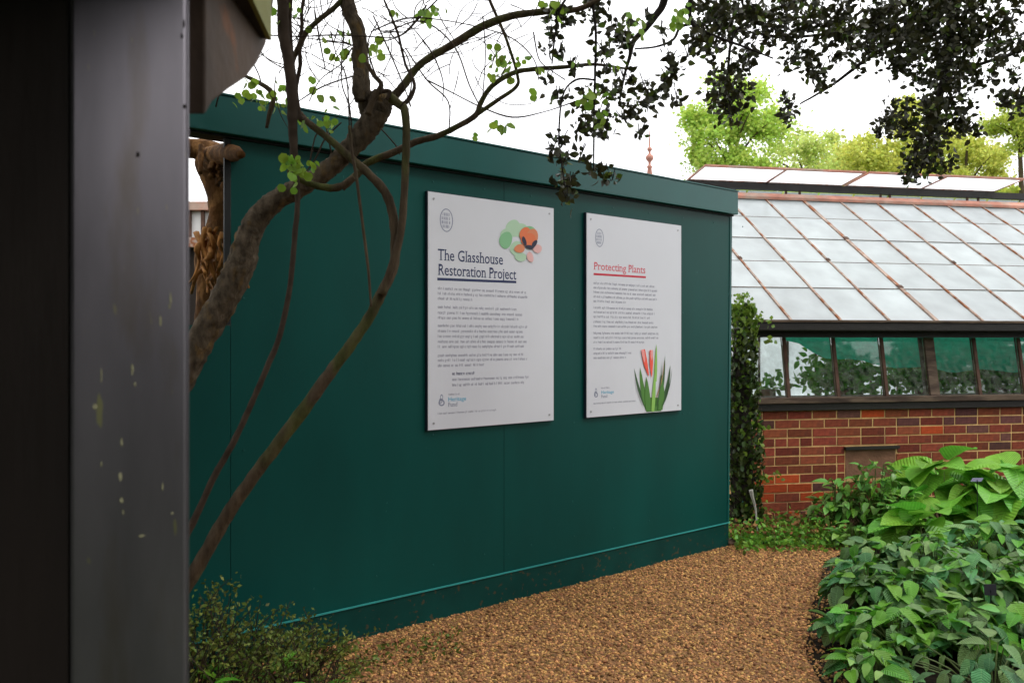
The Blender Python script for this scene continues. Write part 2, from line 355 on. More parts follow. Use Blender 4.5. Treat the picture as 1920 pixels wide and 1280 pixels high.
def pebbles(name, n, y0, y1, s0, s1, m, seed):
    X = pr.uniform(-3.0, 2.7, n); Yy = pr.uniform(y0, y1, n); ms = []
    T = pebble(seed)
    sz = pr.uniform(s0, s1, n); rz = pr.uniform(0, 6.28, n); tx = pr.normal(0, .3, n); zz = pr.uniform(-.2, .9, n)
    for i in range(n):
        x, y = X[i], Yy[i]
        if abs(x) > y * .66 + .25: continue
        if not inpoly(x, y, pathpoly): 
            if x < 0 or pr.random() > .45 * max(0, 1 - (x - bedx(y)) / .25) or x > bedx(y) + .25: continue
        ms.append(Matrix.Translation((x, y, sz[i] * zz[i] * .6 + (max(0, bedh(x, y)) if x > 0 else 0))) @ Euler((tx[i], tx[-i], rz[i])).to_matrix().to_4x4() @ Matrix.Scale(sz[i], 4))
    o = bulk(name, T, ms, m, kind='stuff'); o.data.polygons.foreach_set('use_smooth', np.zeros(len(o.data.polygons), bool))
    tag(o, label=('light tan gravel stones covering the path' if m == M['pebble'] else 'darker brown gravel stones mixed into the path'), cat='gravel')
pebbles('gravel', 72000, 3.2, 6.3, .004, .0105, M['pebble'], 1)
pebbles('gravel', 32000, 3.2, 6.3, .0035, .0135, M['pebble_dark'], 2)

# ---------------------------------------------------------------- the hoarding
HO = Vector((1.59, 6.03, 0)); HD = Vector((.78, .6258, 0)); HN = Vector((.6258, -.78, 0))
def hp(x, y, off=0):
    """pixel on the hoarding face -> (s, z) in the wall's own plane"""
    u = (x - 960) / FPX; s = (u * HO.y - HO.x + off * (u * HN.y - HN.x)) / (HD.x - u * HD.y); Y = HO.y + HD.y * s + HN.y * off
    return s, EYE - (y - 640) / FPX * Y
def HF(s, z, n): return HO + HD * s + HN * n + Vector((0, 0, z))
HF2 = lambda s, n, z: HF(s, z, n)
s_l = hp(433, 400)[0]; s_far = s_l - .95; z_notch = hp(433, 610)[1]
hoard = thing('site_hoarding', 'dark teal painted site hoarding wall with deep fascia, carrying the two white signs', 'hoarding', tuple(HF(-1.6, 0, 0)))
# wall face: two panels and the low panel under the opening at the left end
seam = hp(945, 700)[0]
def slab(name, pts, d0, d1, m, par, **k): V, F = prism(lambda a, b, d: HF(a, b, d), pts, d0, d1); return make(name, V, F, m, par, **k)
slab('wall_panel', [(seam + .0015, .165), (-.0, .165), (.035, 2.42), (seam + .0015, 2.42)], -.06, 0, M['teal'], hoard)
slab('wall_panel', [(s_l, .165), (seam - .0015, .165), (seam - .0015, 2.42), (s_l, 2.42)], -.012, 0, M['teal'], hoard)
slab('wall_panel', [(s_far, .165), (s_l - .002, .165), (s_l - .002, z_notch), (s_far, z_notch)], -.06, -.001, M['teal'], hoard)
slab('corner_trim', [(s_l - .03, z_notch + .002), (s_l - .002, z_notch + .002), (s_l - .002, 2.42), (s_l - .03, 2.42)], -.012, .001, M['seal'], hoard)
slab('end_trim', [(-.012, .165), (.008, .165), (.044, 2.42), (.022, 2.42)], -.09, .005, M['teal_fascia'], hoard)
slab('skirting_board', [(s_far, -.03), (-.003, -.03), (-.001, .163), (s_far, .163)], -.06, .006, M['teal_low'], hoard)
slab('ledge_strip', [(s_far, .168), (.002, .168), (.002, .1745), (s_far, .1745)], .0062, .016, M['teal_ledge_lit'], hoard)
slab('fascia', [(s_far, 2.432), (.062, 2.432), (.062, 2.60), (s_far, 2.60)], -.10, .045, M['teal_fascia'], hoard, bevel=.004)
slab('fascia_shadow_gap', [(s_far, 2.422), (.05, 2.422), (.05, 2.431), (s_far, 2.431)], -.09, .012, M['seal'], hoard)
slab('top_capping', [(s_far, 2.601), (.066, 2.601), (.066, 2.609), (s_far, 2.609)], -.11, .05, M['teal_fascia'], hoard)
for k in range(12):
    for zz in (.30, 2.36) if k % 3 else (.30, 1.0, 1.7, 2.36):
        sx = s_l + .06 + k * .345; V, F = prism(lambda a, b, d: HF(a, b, d), ell(sx, zz, .005, .005, n=8, k=0), .0002, .003); make('screw_head', V, F, M['teal_fascia'], hoard)
for i, s in enumerate((-.35, -1.6, -2.9)):
    slab('rear_strut', [(s, 0), (s + .09, 0), (s + .09, 2.40), (s, 2.40)], -.15, -.062, M['dark_timber'], hoard)

# signs
def poly2(name, pts, off, m, par, ccw=True):
    V = [HF(a, b, off) for a, b in pts]
    return make(name, V, [tuple(range(len(V)))], m, par)
def px(pts, off=0): return [hp(x, y, off) for x, y in pts]
def textmesh(txt):
    cu = bpy.data.curves.new('t', 'FONT'); cu.body = txt; cu.size = 1; cu.resolution_u = 3; cu.offset = .006
    ob = bpy.data.objects.new('t', cu); C.objects.link(ob)
    me = bpy.data.meshes.new_from_object(ob.evaluated_get(bpy.context.evaluated_depsgraph_get()))
    V = [tuple(v.co) for v in me.vertices]; F = [tuple(p.vertices) for p in me.polygons]
    bpy.data.objects.remove(ob); bpy.data.curves.remove(cu); bpy.data.meshes.remove(me); return V, F
def text(name, txt, x0, y0, x1, cap, m, par, off):
    """txt set on the sign, left baseline pixel, right pixel, cap height pixels"""
    V, F = textmesh(txt); s0, z0 = hp(x0, y0, off); s1 = hp(x1, y0, off)[0]; zc = hp(x0, y0 - cap, off)[1] - z0
    ec = {}
    for f in F:
        for q in range(len(f)):
            e = tuple(sorted((f[q], f[(q + 1) % len(f)]))); ec[e] = ec.get(e, 0) + 1
    for (a, b), n in list(ec.items()):   # slab serifs on every stem end
        if n == 1 and abs(V[a][1] - V[b][1]) < .002:
            l, rt = sorted((V[a][0], V[b][0])); y = V[a][1]
            if .04 < rt - l < .13 and (abs(y) < .03 or y > .44 or y < -.1):
                up = abs(y) < .03 or y < -.1; o = len(V); y0, y1 = (y, y + .045) if up else (y - .045, y)
                V += [(l - .07, y0, 0), (rt + .07, y0, 0), (rt + .07, y1, 0), (l - .07, y1, 0)]; F.append((o, o + 1, o + 2, o + 3))
    xs = [v[0] for v in V]; w0, w1 = min(xs), max(xs); kz = zc / .73
    return make(name, [HF(s0 + (v[0] - w0) / (w1 - w0) * (s1 - s0), z0 + v[1] * kz, off) for v in V], F, m, par)
def bodylines(name, lines, m, par, off, seed, h=5.2):
    r_ = random.Random(seed); V = []; F = []
    def q(a0, a1, b0, b1):
        o = len(V); V.extend([HF(a0, b0, off), HF(a1, b0, off), HF(a1, b1, off), HF(a0, b1, off)]); F.append((o, o + 1, o + 2, o + 3))
    for (x0, x1, y) in lines:
        s0, z0 = hp(x0, y, off); s1 = hp(x1, y, off)[0]; hh = z0 - hp(x0, y + h, off)[1]; s = s0; z0 -= hh * .5; st = hh * .17
        while s < s1:
            for k in range(r_.choice((2, 3, 3, 4, 5, 6, 7, 8))):
                w = hh * r_.uniform(.5, .8); ty = r_.random(); top = z0 + hh * (.68 if ty > .3 else 1)
                if s + w > s1 + hh: break
                q(s, s + st, z0 - (hh * .3 if ty > .93 else 0), top)
                if ty > .15: q(s + st, s + w * .85, z0 + hh * .56, z0 + hh * .68); 
                if .2 < ty < .85: q(s + w * .68, s + w * .85, z0, z0 + hh * .56)
                if ty > .5: q(s + st, s + w * .68, z0, z0 + hh * .12)
                s += w
            s += hh * .5
    return make(name, V, F, m, par)
def sign(x0, x1, label):
    a0 = hp(x0, 640)[0]; a1 = hp(x1, 640)[0]; zb, zt = 1.027, 2.299
    t = thing('information_board', label, 'information board', tuple(HF((a0 + a1) / 2, zb, 0)), 'white information boards on the teal hoarding')
    slab('backing', [(a0 - .004, zb - .004), (a1 + .004, zb - .004), (a1 + .004, zt + .004), (a0 - .004, zt + .004)], .001, .020, M['board_edge'], t)
    slab('panel', [(a0, zb), (a1, zb), (a1, zt), (a0, zt)], .0205, .0245, M['board_white'], t)
    for cx in (a0 + .035, a1 - .035):
        for cz in (zb + .035, zt - .035):
            V, F = prism(lambda a, b, d: HF(a, b, d), ell(cx, cz, 0.006, .006, n=12, k=0), .0246, .0275); make('screw', V, F, M['screw'], t)
    return t
O1 = .0250; O2 = .0255; O3 = .0260; O4 = .0265; O5 = .0270
t1 = sign(798, 1033, 'large white board titled The Glasshouse Restoration Project with a poppy picture')
text('title_text', 'The Glasshouse', 821, 487, 943, 22, M['ink'], t1, O1)
text('title_text', 'Restoration Project', 821, 515, 968, 22, M['ink'], t1, O1)
make('title_underline', [HF(a, b, O1) for a, b in px([(820, 525.5), (968, 531), (968, 526.5), (820, 520.5)], O1)], [(0, 1, 2, 3)], M['ink'], t1)
B1 = [(821, 985, 540), (821, 988, 549.5), (821, 884, 559), (821, 967, 575), (821, 976, 585.5), (821, 970, 595), (821, 989, 610), (821, 979, 620), (821, 980, 630), (821, 984, 640), (821, 984, 649.5),
      (821, 980, 666), (821, 988, 675), (821, 908, 685), (848, 989, 711), (848, 984, 721.5)]
bodylines('body_text', B1, M['ink_grey'], t1, O1, 1)
bodylines('small_heading', [(848, 888, 700)], M['ink'], t1, O1, 2, 6)
bodylines('footer_text', [(821, 929, 775)], M['ink_grey'], t1, O1, 3, 3.6); bodylines('logo_small_text', [(841, 861, 739)], M['ink_grey'], t1, O1, 7, 3.6)
text('logo_word', 'Heritage', 840, 752, 874, 8, M['ink_blue'], t1, O1)
text('logo_word', 'Fund', 840, 762, 858, 8, M['ink_logo'], t1, O1)
def emblem(par, cx, cy, w, h, m, seed, off=O1):
    V = []; F = []
    s0, z0 = hp(cx - w / 2, cy, off); s1 = hp(cx + w / 2, cy, off)[0]; zt = hp(cx, cy - h / 2, off)[1]; zb = hp(cx, cy + h / 2, off)[1]
    cs, cz, rs, rz = (s0 + s1) / 2, (zt + zb) / 2, (s1 - s0) / 2, (zt - zb) / 2
    n = 26
    for i in range(n):
        a = 2 * math.pi * i / n; k = .86
        V += [HF(cs + rs * math.cos(a), cz + rz * math.sin(a), off), HF(cs + rs * k * math.cos(a), cz + rz * (1 - (1 - k) * .6) * math.sin(a), off)]
    F += [(2 * i, 2 * ((i + 1) % n), 2 * ((i + 1) % n) + 1, 2 * i + 1) for i in range(n)]
    r_ = random.Random(seed)
    for row in range(4):
        b1 = cz + rz * (.62 - row * .34); b0 = b1 - rz * .26; wd = rs * (.55 if row in (0, 3) else .7)
        for k in range(5):
            a = cs - wd + 2 * wd * k / 5; o = len(V); a2 = a + wd * r_.uniform(.12, .26)
            V += [HF(a, b0, off), HF(a2, b0, off), HF(a2, b1, off), HF(a, b1, off)]; F.append((o, o + 1, o + 2, o + 3))
    make('emblem', V, F, m, par)
emblem(t1, 837, 413, 25, 44, M['ink_logo'], 1)
def knot(par, cx, cy, w, h, off=O1):
    V = []; F = []
    for ox, oy, rx, ry in ((0, h * .2, w * .42, h * .26), (0, -h * .22, w * .2, h * .24), (-w * .12, h * .05, w * .22, h * .2)):
        q0 = len(V); n = 16
        for i in range(n):
            a = 2 * math.pi * i / n
            for k in (1, .6): V.append(HF(*hp(cx + ox + rx * k * math.cos(a), cy + oy + ry * k * math.sin(a), off), off))
        F += [(q0 + 2 * i, q0 + 2 * ((i + 1) % n), q0 + 2 * ((i + 1) % n) + 1, q0 + 2 * i + 1) for i in range(n)]
    make('logo_mark', V, F, M['ink_logo'], par)
knot(t1, 828, 750, 14, 24)
pic = make('poppy_picture', [HF(a, b, O1) for a, b in px(ell(962, 428, 14, 16), O1)], [tuple(range(22))], M['print_pale_green'], t1)
def pp(nm, cx, cy, rx, ry, rot, m, off, par): make(nm, [HF(a, b, off) for a, b in px(ell(cx, cy, rx, ry, rot), off)], [tuple(range(22))], m, par)
for i, (cx, cy, rx, ry, rot, mm) in enumerate(((975, 432, 15, 13, 0, 'print_pale_green'), (990, 436, 15, 12, 0, 'print_green'), (950, 440, 12, 12, 0, 'print_pale_green'), (948, 450, 12, 16, 12, 'print_green'),
        (968, 466, 12, 14, 0, 'print_pale_green'), (976, 482, 11, 8, 0, 'print_pale_green'), (1007, 466, 9, 8, 20, 'print_pink'), (994, 482, 6, 10, -15, 'print_pink'),
        (985, 440, 11, 14, 0, 'print_orange'), (998, 443, 11, 14, 0, 'print_salmon'), (991, 450, 14, 13, 0, 'print_orange'), (974, 466, 10, 8, -10, 'print_salmon'),
        (983, 452, 3.6, 9, -18, 'print_dark'), (1002, 457, 4, 8, 30, 'print_dark'), (993, 463, 8, 3.6, 12, 'print_dark'))):
    pp('petal_print', cx, cy, rx, ry, rot, M[mm], O1 + .00035 * (i + 1), pic)

t2 = sign(1095, 1272, 'white board with the red heading Protecting Plants and an aloe picture, nearer the glasshouse')
text('title_text', 'Protecting Plants', 1113, 505, 1210, 15, M['ink_pink'], t2, O1)
make('title_underline', [HF(a, b, O1) for a, b in px([(1113, 515.6), (1211, 521.5), (1211, 517.8), (1113, 511.6)], O1)], [(0, 1, 2, 3)], M['ink_red'], t2)
B2 = [(1113, 1225, 530), (1113, 1232, 538.5), (1113, 1227, 547), (1113, 1230, 555.5), (1113, 1172, 564), (1113, 1224, 576), (1113, 1227, 584.5), (1113, 1218, 593), (1113, 1223, 602.5), (1113, 1231, 611),
      (1113, 1233, 624), (1113, 1232, 632.5), (1113, 1209, 641), (1113, 1163, 653.5), (1113, 1181, 662), (1113, 1173, 670.5)]
bodylines('body_text', B2, M['ink_grey'], t2, O1, 5, 4.4)
bodylines('footer_text', [(1113, 1191, 756)], M['ink_grey'], t2, O1, 6, 3); bodylines('logo_small_text', [(1127, 1141, 727)], M['ink_grey'], t2, O1, 8, 3)
text('logo_word', 'Heritage', 1127, 738, 1151, 6, M['ink_blue'], t2, O1); text('logo_word', 'Fund', 1127, 745.5, 1139, 6, M['ink_logo'], t2, O1)
emblem(t2, 1124, 446, 16, 34, M['ink_logo'], 4); knot(t2, 1117.5, 736, 9, 19)
pic2 = make('aloe_picture', [HF(a, b, O1) for a, b in px([(1212, 745), (1236, 745), (1240, 770.4), (1212, 772)], O1)], [(3, 2, 1, 0)], M['print_leaf'], t2)
def blade(x0, y0, x1, y1, w, m, off, bend=0):
    n = 6; Lf = []; Rt = []
    dx, dy = x1 - x0, y1 - y0; ln = math.hypot(dx, dy); nx, ny = -dy / ln, dx / ln
    for i in range(n + 1):
        t = i / n; ww = w * (1 - t) ** .6 * min(1, .6 + t); b = bend * math.sin(math.pi * t); x = x0 + dx * t + nx * b; y = y0 + dy * t + ny * b
        Lf.append((x + nx * ww / 2, y + ny * ww / 2)); Rt.append((x - nx * ww / 2, y - ny * ww / 2))
    pts = px(Lf + Rt[::-1], off); make('blade_print', [HF(a, b, off) for a, b in pts], [tuple(range(len(pts)))], M[m], pic2)
for i, a in enumerate(((1213, 768, 1189, 690, 7, 'print_leaf_dark', -3), (1216, 770, 1194, 716, 7, 'print_leaf_dark', -2), (1214, 768, 1200, 688, 12, 'print_leaf', -2), (1236, 768, 1257, 684, 8, 'print_leaf_dark', 4),
        (1234, 768, 1247, 666, 6, 'print_leaf_dark', 3), (1238, 766, 1256, 708, 7, 'print_leaf_dark', 3), (1238, 768, 1240, 700, 14, 'print_leaf', 2), (1216, 771, 1212, 706, 14, 'print_leaf', 0), (1229, 715, 1231, 645, 7, 'print_lime', 0), (1224, 771, 1229, 690, 9, 'print_lime', 0),
        (1206, 655, 1217, 706, 11, 'print_red', 1), (1221, 656, 1222, 708, 9, 'print_red', 0), (1205, 655, 1209, 680, 8, 'print_rose', 0), (1222, 656, 1222, 676, 6.5, 'print_rose', 0), (1231, 745, 1246, 672, 2.2, 'print_straw', 3), (1242, 760, 1260, 690, 2, 'print_leaf_dark', 4), (1232, 760, 1241, 676, 2, 'print_leaf_dark', 2), (1208, 760, 1192, 702, 2.2, 'print_leaf_dark', -3))):
    blade(*a[:6], O1 + .0004 * (i + 1), a[6])

# ---------------------------------------------------------------- glasshouse
def G(t, m, z): return Vector((2.0215 + .982 * t - .188 * m, 6.75 + .188 * t + .982 * m, z))
G3 = lambda t, m, z: G(t, m, z)
def gt(x, m=0):
    u = (x - 960) / FPX; return (u * (6.75 + .982 * m) - (2.0215 - .188 * m)) / (.982 - u * .188)
T0, T1 = -.18, 5.3
gh = thing('glasshouse', 'old lean glasshouse with whitewashed glass roof on a low red brick wall', 'glasshouse', tuple(G(2, 0, 0)))
# brick wall > bricks
wall = box('brick_wall', G3, T0, T1, .0012, .22, -.02, .925, M['mortar'], gh)
bm_s, bm_h = {}, {}
def brickmesh(w, m):
    h, d, b = .0655, .05, .003
    V = [(0, 0, 0), (w, 0, 0), (w, 0, h), (0, 0, h), (b, -b, b), (w - b, -b, b), (w - b, -b, h - b), (b, -b, h - b), (0, d, 0), (w, d, 0), (w, d, h), (0, d, h)]
    F = [(4, 5, 6, 7), (0, 1, 5, 4), (1, 2, 6, 5), (2, 3, 7, 6), (3, 0, 4, 7), (0, 8, 9, 1), (2, 10, 11, 3), (1, 9, 10, 2), (0, 3, 11, 8)]
    me = bpy.data.meshes.new('brick'); me.from_pydata(V, [], F); me.materials.append(m); return me
BW = {(w, k): brickmesh(w, M[k]) for w in (.215, .103) for k in ('brick', 'brick_dark', 'brick_orange')}
va0, va1 = gt(1585), gt(1679); vz1, vz0 = .615, .35
rotG = Matrix(((.982, -.188, 0), (.188, .982, 0), (0, 0, 1))).to_4x4()
br = random.Random(11); nb = 0
for row in range(13):
    z = .925 - .003 - .0655 - row * .0758
    if z < -.06: break
    t = T0 + .004 + (-.11 if row % 2 else 0); hdr = row % 4 == 3
    while t < 4.35:
        w = .103 if (hdr and br.random() < .55) or br.random() < .06 else .215
        t0 = t
        if t0 < T0: t0, w = T0 + .002, .103
        c = t0 + w / 2
        pieces = [(t0, w)]
        if vz0 - .03 < z + .03 < vz1 + .03 and t0 < va1 + .006 and t0 + w > va0 - .006:
            pieces = []
            if va0 - .008 - t0 > .02: pieces.append((t0, va0 - .008 - t0))
            if t0 + w - va1 - .008 > .02: pieces.append((va1 + .008, t0 + w - va1 - .008))
        for tt0, ww in pieces:
            q = br.random(); hot = (gt(1720) < c < gt(1790) and .5 < z < .75) or (c < .6 and z < .36)
            k = 'brick_orange' if q < (.35 if hot else .03) else ('brick_dark' if q > (.74 if c > 1.9 or z < .2 else .90) else 'brick')
            if (ww, k) not in BW: BW[(ww, k)] = brickmesh(ww, M[k])
            o = part_at('brick', BW[(ww, k)], Matrix.Translation(G(tt0, 0, z + br.uniform(-.0012, .0012)) - Vector((-.188, .982, 0)) * br.uniform(-.002, .002)) @ rotG, wall); nb += 1
        t = t0 + w + .0105
vent = box('vent_panel', G3, va0, va1, -.002, .03, vz0, vz1 - .025, M['terracotta'], gh)
box('vent_lintel', G3, va0 - .015, va1 + .02, -.035, .03, vz1 - .024, vz1, M['black_gutter'], gh)
# sill, window band, eave
box('sill_drip', G3, T0 - .02, T1, -.035, .2, .927, .985, M['black_gutter'], gh, bevel=.004)
box('sill', G3, T0 - .02, T1, -.055, .2, .987, 1.037, M['sill_wood'], gh, bevel=.006)
zs, ze = 1.038, 1.533
def WFm(t, d, z):  # front glazing leans back toward its head
    return G(t, -.01 + d + .085 * (z - zs) / (ze - zs), z)
tb = [.277 + .4535 * i for i in range(-1, 12)]; tb[0] = T0 + .02
win = thing('x', '', ''); bpy.data.objects.remove(win)
for i, t in enumerate(tb):
    thick = i == 4
    w = .045 if thick else .014
    box('window_mullion', WFm, t - w, t + (w if thick else .014), -.012 if not thick else -.02, .03 if not thick else .07, zs, ze, M['sill_wood'] if thick else M['mullion'], gh)
for i in range(len(tb) - 1):
    w0 = .046 if i == 4 else .015; w1 = .046 if i == 3 else .015
    box('window_pane', WFm, tb[i] + w0, tb[i + 1] - w1, .006, .010, zs + .001, ze - .001, M['glass'], gh)
box('eave_beam', G3, T0 - .02, T1, -.02, .16, ze + .001, 1.60, M['black_gutter'], gh)
box('gutter', G3, T0 - .04, T1, -.13, -.021, 1.585, 1.655, M['black_gutter'], gh, bevel=.01)
box('gutter_lip', G3, T0 - .04, T1, -.14, -.02, 1.6555, 1.677, M['sill_wood'], gh, bevel=.004)
SL = .652; MR = 2.12
def RF(t, m, h):  # roof frame: m horizontal run, h above glass plane
    return G(t, m - .0, 1.70 + SL * m + h)
roof = box('roof_base_plate', lambda t, m, z: RF(t, m, z), T0, T1, -.03, .05, -.05, -.012, M['sill_wood'], gh)
for i, t in enumerate(tb):
    w = .017 if i == 4 else .0085
    rf = box('rafter', RF, t - w, t + w, -.10, MR, -.035, .014, M['old_white'], roof)
    if i in (1, 3, 4, 6, 8):
        for mm in (.42, 1.26) if i == 4 else (.85,): box('rafter_clip', RF, t - w - .008, t + w + .008, mm, mm + .035, 0.0145, .022, M['mullion'], roof)
pm = {}
for i in range(len(tb) - 1):
    for r0 in range(5):
        a = r0 * .422 - (.085 if r0 == 0 else 0); b = (r0 + 1) * .422 + .02
        if r0 == 4: b = MR
        box('roof_pane', RF, tb[i] + .0135 + (.0085 if i == 4 else 0), tb[i + 1] - .0135 - (.0085 if i == 3 else 0), a, b - .005, -.004 + .0045 * (r0 % 2), -.0008 + .0045 * (r0 % 2), M['wash_glass'], roof)
    for r0 in range(1, 5):
        box('glazing_lap', RF, tb[i] + .0135 + (.0085 if i == 4 else 0), tb[i + 1] - .0135 - (.0085 if i == 3 else 0), r0 * .422 - .006, r0 * .422 + .000, .0042, .0065, M['sill_wood'], roof)
box('ridge_board', RF, T0, T1, MR - .06, MR + .02, .016, .045, M['pink_board'], gh)
box('ridge_board', RF, T0, T1, MR + .021, MR + .05, -.02, .03, M['old_white'], gh)
box('ridge_beam', G3, T0 - .03, T1, 2.40, 2.46, 3.245, 3.30, M['pink_board'], gh)
box('vent_gear_bar', G3, .34, T1, 2.30, 2.37, 3.215, 3.285, M['black_gutter'], gh)
for tt in (.55, .65, 1.55, 1.72, 2.75, 2.87, 3.9, 4.05): box('vent_strut', G3, tt, tt + .02, 2.31, 2.33, 3.05, 3.214, M['mullion'], gh)
for a, b in ((.385, 2.28), (2.32, 4.3)):
    sash = box('vent_sash', lambda t, m, z: G(t, m, z + (2.38 - m) * .13), a, b, 1.88, 1.91, 3.29, 3.31, M['pink_board'], gh)
    VS = lambda t, m, z: G(t, m, z + (2.38 - m) * .13)
    box('sash_rail', VS, a, b, 2.33, 2.38, 3.290, 3.31, M['old_white'], sash)
    n = 2
    for k in range(n + 1):
        c = a + (b - a) * k / n; box('sash_bar', VS, c - .012 + (.012 if k == 0 else 0), c + .012 - (.012 if k == n else 0), 1.912, 2.328, 3.29, 3.31, M['pink_board'], sash)
    for k in range(n): box('sash_pane', VS, a + (b - a) * k / n + .013, a + (b - a) * (k + 1) / n - .013, 1.912, 2.328, 3.298, 3.302, M['sky_white'], sash)
# rear slope, gable and rear wall
for i in range(0, len(tb) - 1):
    box('rear_roof_pane', lambda t, m, z: G(t, 4.86 - m, 1.70 + SL * m + z), tb[i] + .013, tb[i + 1] - .013, 0, 2.35, 0, .004, M['wash_glass'], roof)
box('rear_wall', G3, T0, T1, 4.80, 4.9, -.02, .70, M['white_wall'], gh)
for i in range(len(tb) - 1): box('rear_window_pane', G3, tb[i] + .014, tb[i + 1] - .014, 4.84, 4.845, .702, 1.70, M['sky_white'], gh)
for t in tb: box('rear_mullion', G3, t - .013, t + .013, 4.82, 4.87, .702, 1.70, M['mullion'], gh)
V, F = prism(lambda a, b, d: G(T1 + d, a, b), [(0, 0), (4.8, 0), (4.8, 1.6), (2.43, 3.2), (0, 1.6)], 0, .06); make('end_wall', V, F, M['white_wall'], gh)
V, F = prism(lambda a, b, d: G(T0 + d, a, b), [(.22, 1.6), (4.8, 1.6), (2.43, 3.15)], 0, .004); make('gable_pane', V, F, M['wash_glass'], gh)
# finial (lathe)
fc = G(gt(1218, 2.43), 2.43, 3.24); prof = [(.055, 0), (.048, .10), (.03, .22), (.045, .24), (.02, .26), (.018, .30), (.052, .335), (.06, .36), (.05, .385), (.018, .41), (.016, .44), (.036, .46), (.036, .48), (.014, .50), (.012, .56), (.004, .74)]
V = []; F = []; ns = 12
for r_, h in prof: V += [fc + Vector((r_ * .75 * math.cos(6.2832 * k / ns), r_ * .75 * math.sin(6.2832 * k / ns), h * .85)) for k in range(ns)]
for i in range(len(prof) - 1): F += [(i * ns + k, i * ns + (k + 1) % ns, (i + 1) * ns + (k + 1) % ns, (i + 1) * ns + k) for k in range(ns)]
make('finial', V, F, M['finial'], gh, smooth=True)
# inside: bench, foliage, net
bench = thing('plant_bench', 'slatted staging bench seen through the glasshouse windows', 'bench', tuple(G(2.5, 1.5, 0)))
for k in range(5): box('slat', G3, .6, 5.1, 1.1 + k * .16, 1.23 + k * .16, .84, .865, M['sill_wood'], bench)
for tt in (.7, 2.4, 4.0, 5.0):
    for m_ in (1.12, 1.82): box('leg', G3, tt, tt + .05, m_, m_ + .05, 0, .839, M['sill_wood'], bench)
net = thing('x', '', ''); bpy.data.objects.remove(net)
V = []; F = []; nn = 26; NT0, NT1 = .75, 4.6
for i in range(nn + 1):
    t = NT0 + (NT1 - NT0) * i / nn; sag = 1.40 - .20 * max(0, math.sin((t - .9) * .75)) + .02 * math.sin(t * 9)
    if t < 1.1: sag += (1.1 - t) * .3
    for j in range(7):
        f = j / 6; V.append(G(t, .95 + .05 * math.sin(t * 5 + f * 3) + .25 * f, sag + (1.78 - sag) * f))
for i in range(nn):
    for j in range(6): a = i * 7 + j; F.append((a, a + 7, a + 8, a + 1))
tag(make('shade_netting', V, F, M['net'], smooth=True), 'green shade netting slung across the inside of the glasshouse windows', 'netting')
LT = leafvf(.09, .05, 3, .2, .3)
def blob_leaves(n, c, rad, s, r_, shell=.4):
    out = []
    for _ in range(n):
        if shell == 0:
            v = Vector((r_.gauss(0, .45), r_.gauss(0, .45), r_.gauss(0, .4))); out.append(rrot(Vector(c) + Vector((v.x * rad[0] + .1 * math.sin(v.z * 9), v.y * rad[1], v.z * rad[2])), s * r_.uniform(.7, 1.3), r_)); continue
        while True:
            v = Vector((r_.uniform(-1, 1), r_.uniform(-1, 1), r_.uniform(-1, 1)))
            if shell < v.length < 1: break
        out.append(rrot(Vector(c) + Vector((v.x * rad[0], v.y * rad[1], v.z * rad[2])), s * r_.uniform(.7, 1.3), r_))
    return out
ri = random.Random(5)
for k, (t, m_, h, rr, w) in enumerate(((.35, 1.7, 1.08, .22, 'small leafy pot plant at the left end inside the glasshouse'), (1.05, 1.8, 1.0, .15, 'sparse grey stemmed plant inside behind the second window pane'), (1.75, 1.5, 1.15, .42, 'bushy green plant inside behind the thick window post'),
        (2.7, 1.5, 1.15, .45, 'broad green plant inside on the bench right of the window post'), (3.6, 1.5, 1.15, .42, 'green plant inside at the right end of the bench'))):
    p = G(t, m_, .866 if k > 1 else .865); th = thing('bench_plant', w, 'potted plant', tuple(p))
    Vp, Fp = prism(lambda a, b, d: p + Vector((a, b, d)), ell(0, 0, .09, .09, n=12, k=0), .001, .13); make('pot', Vp, Fp, M['terracotta'], th)
    c = Vector((p.x, p.y, h)); bulk('foliage', LT, blob_leaves(int(1700 * rr * (1 if k != 1 else .3)), c, (rr * 1.15, rr * .6, .26 + .05 * (k > 1)), 1.0, ri, 0), M['bright_leaf'], th, kind='stuff')

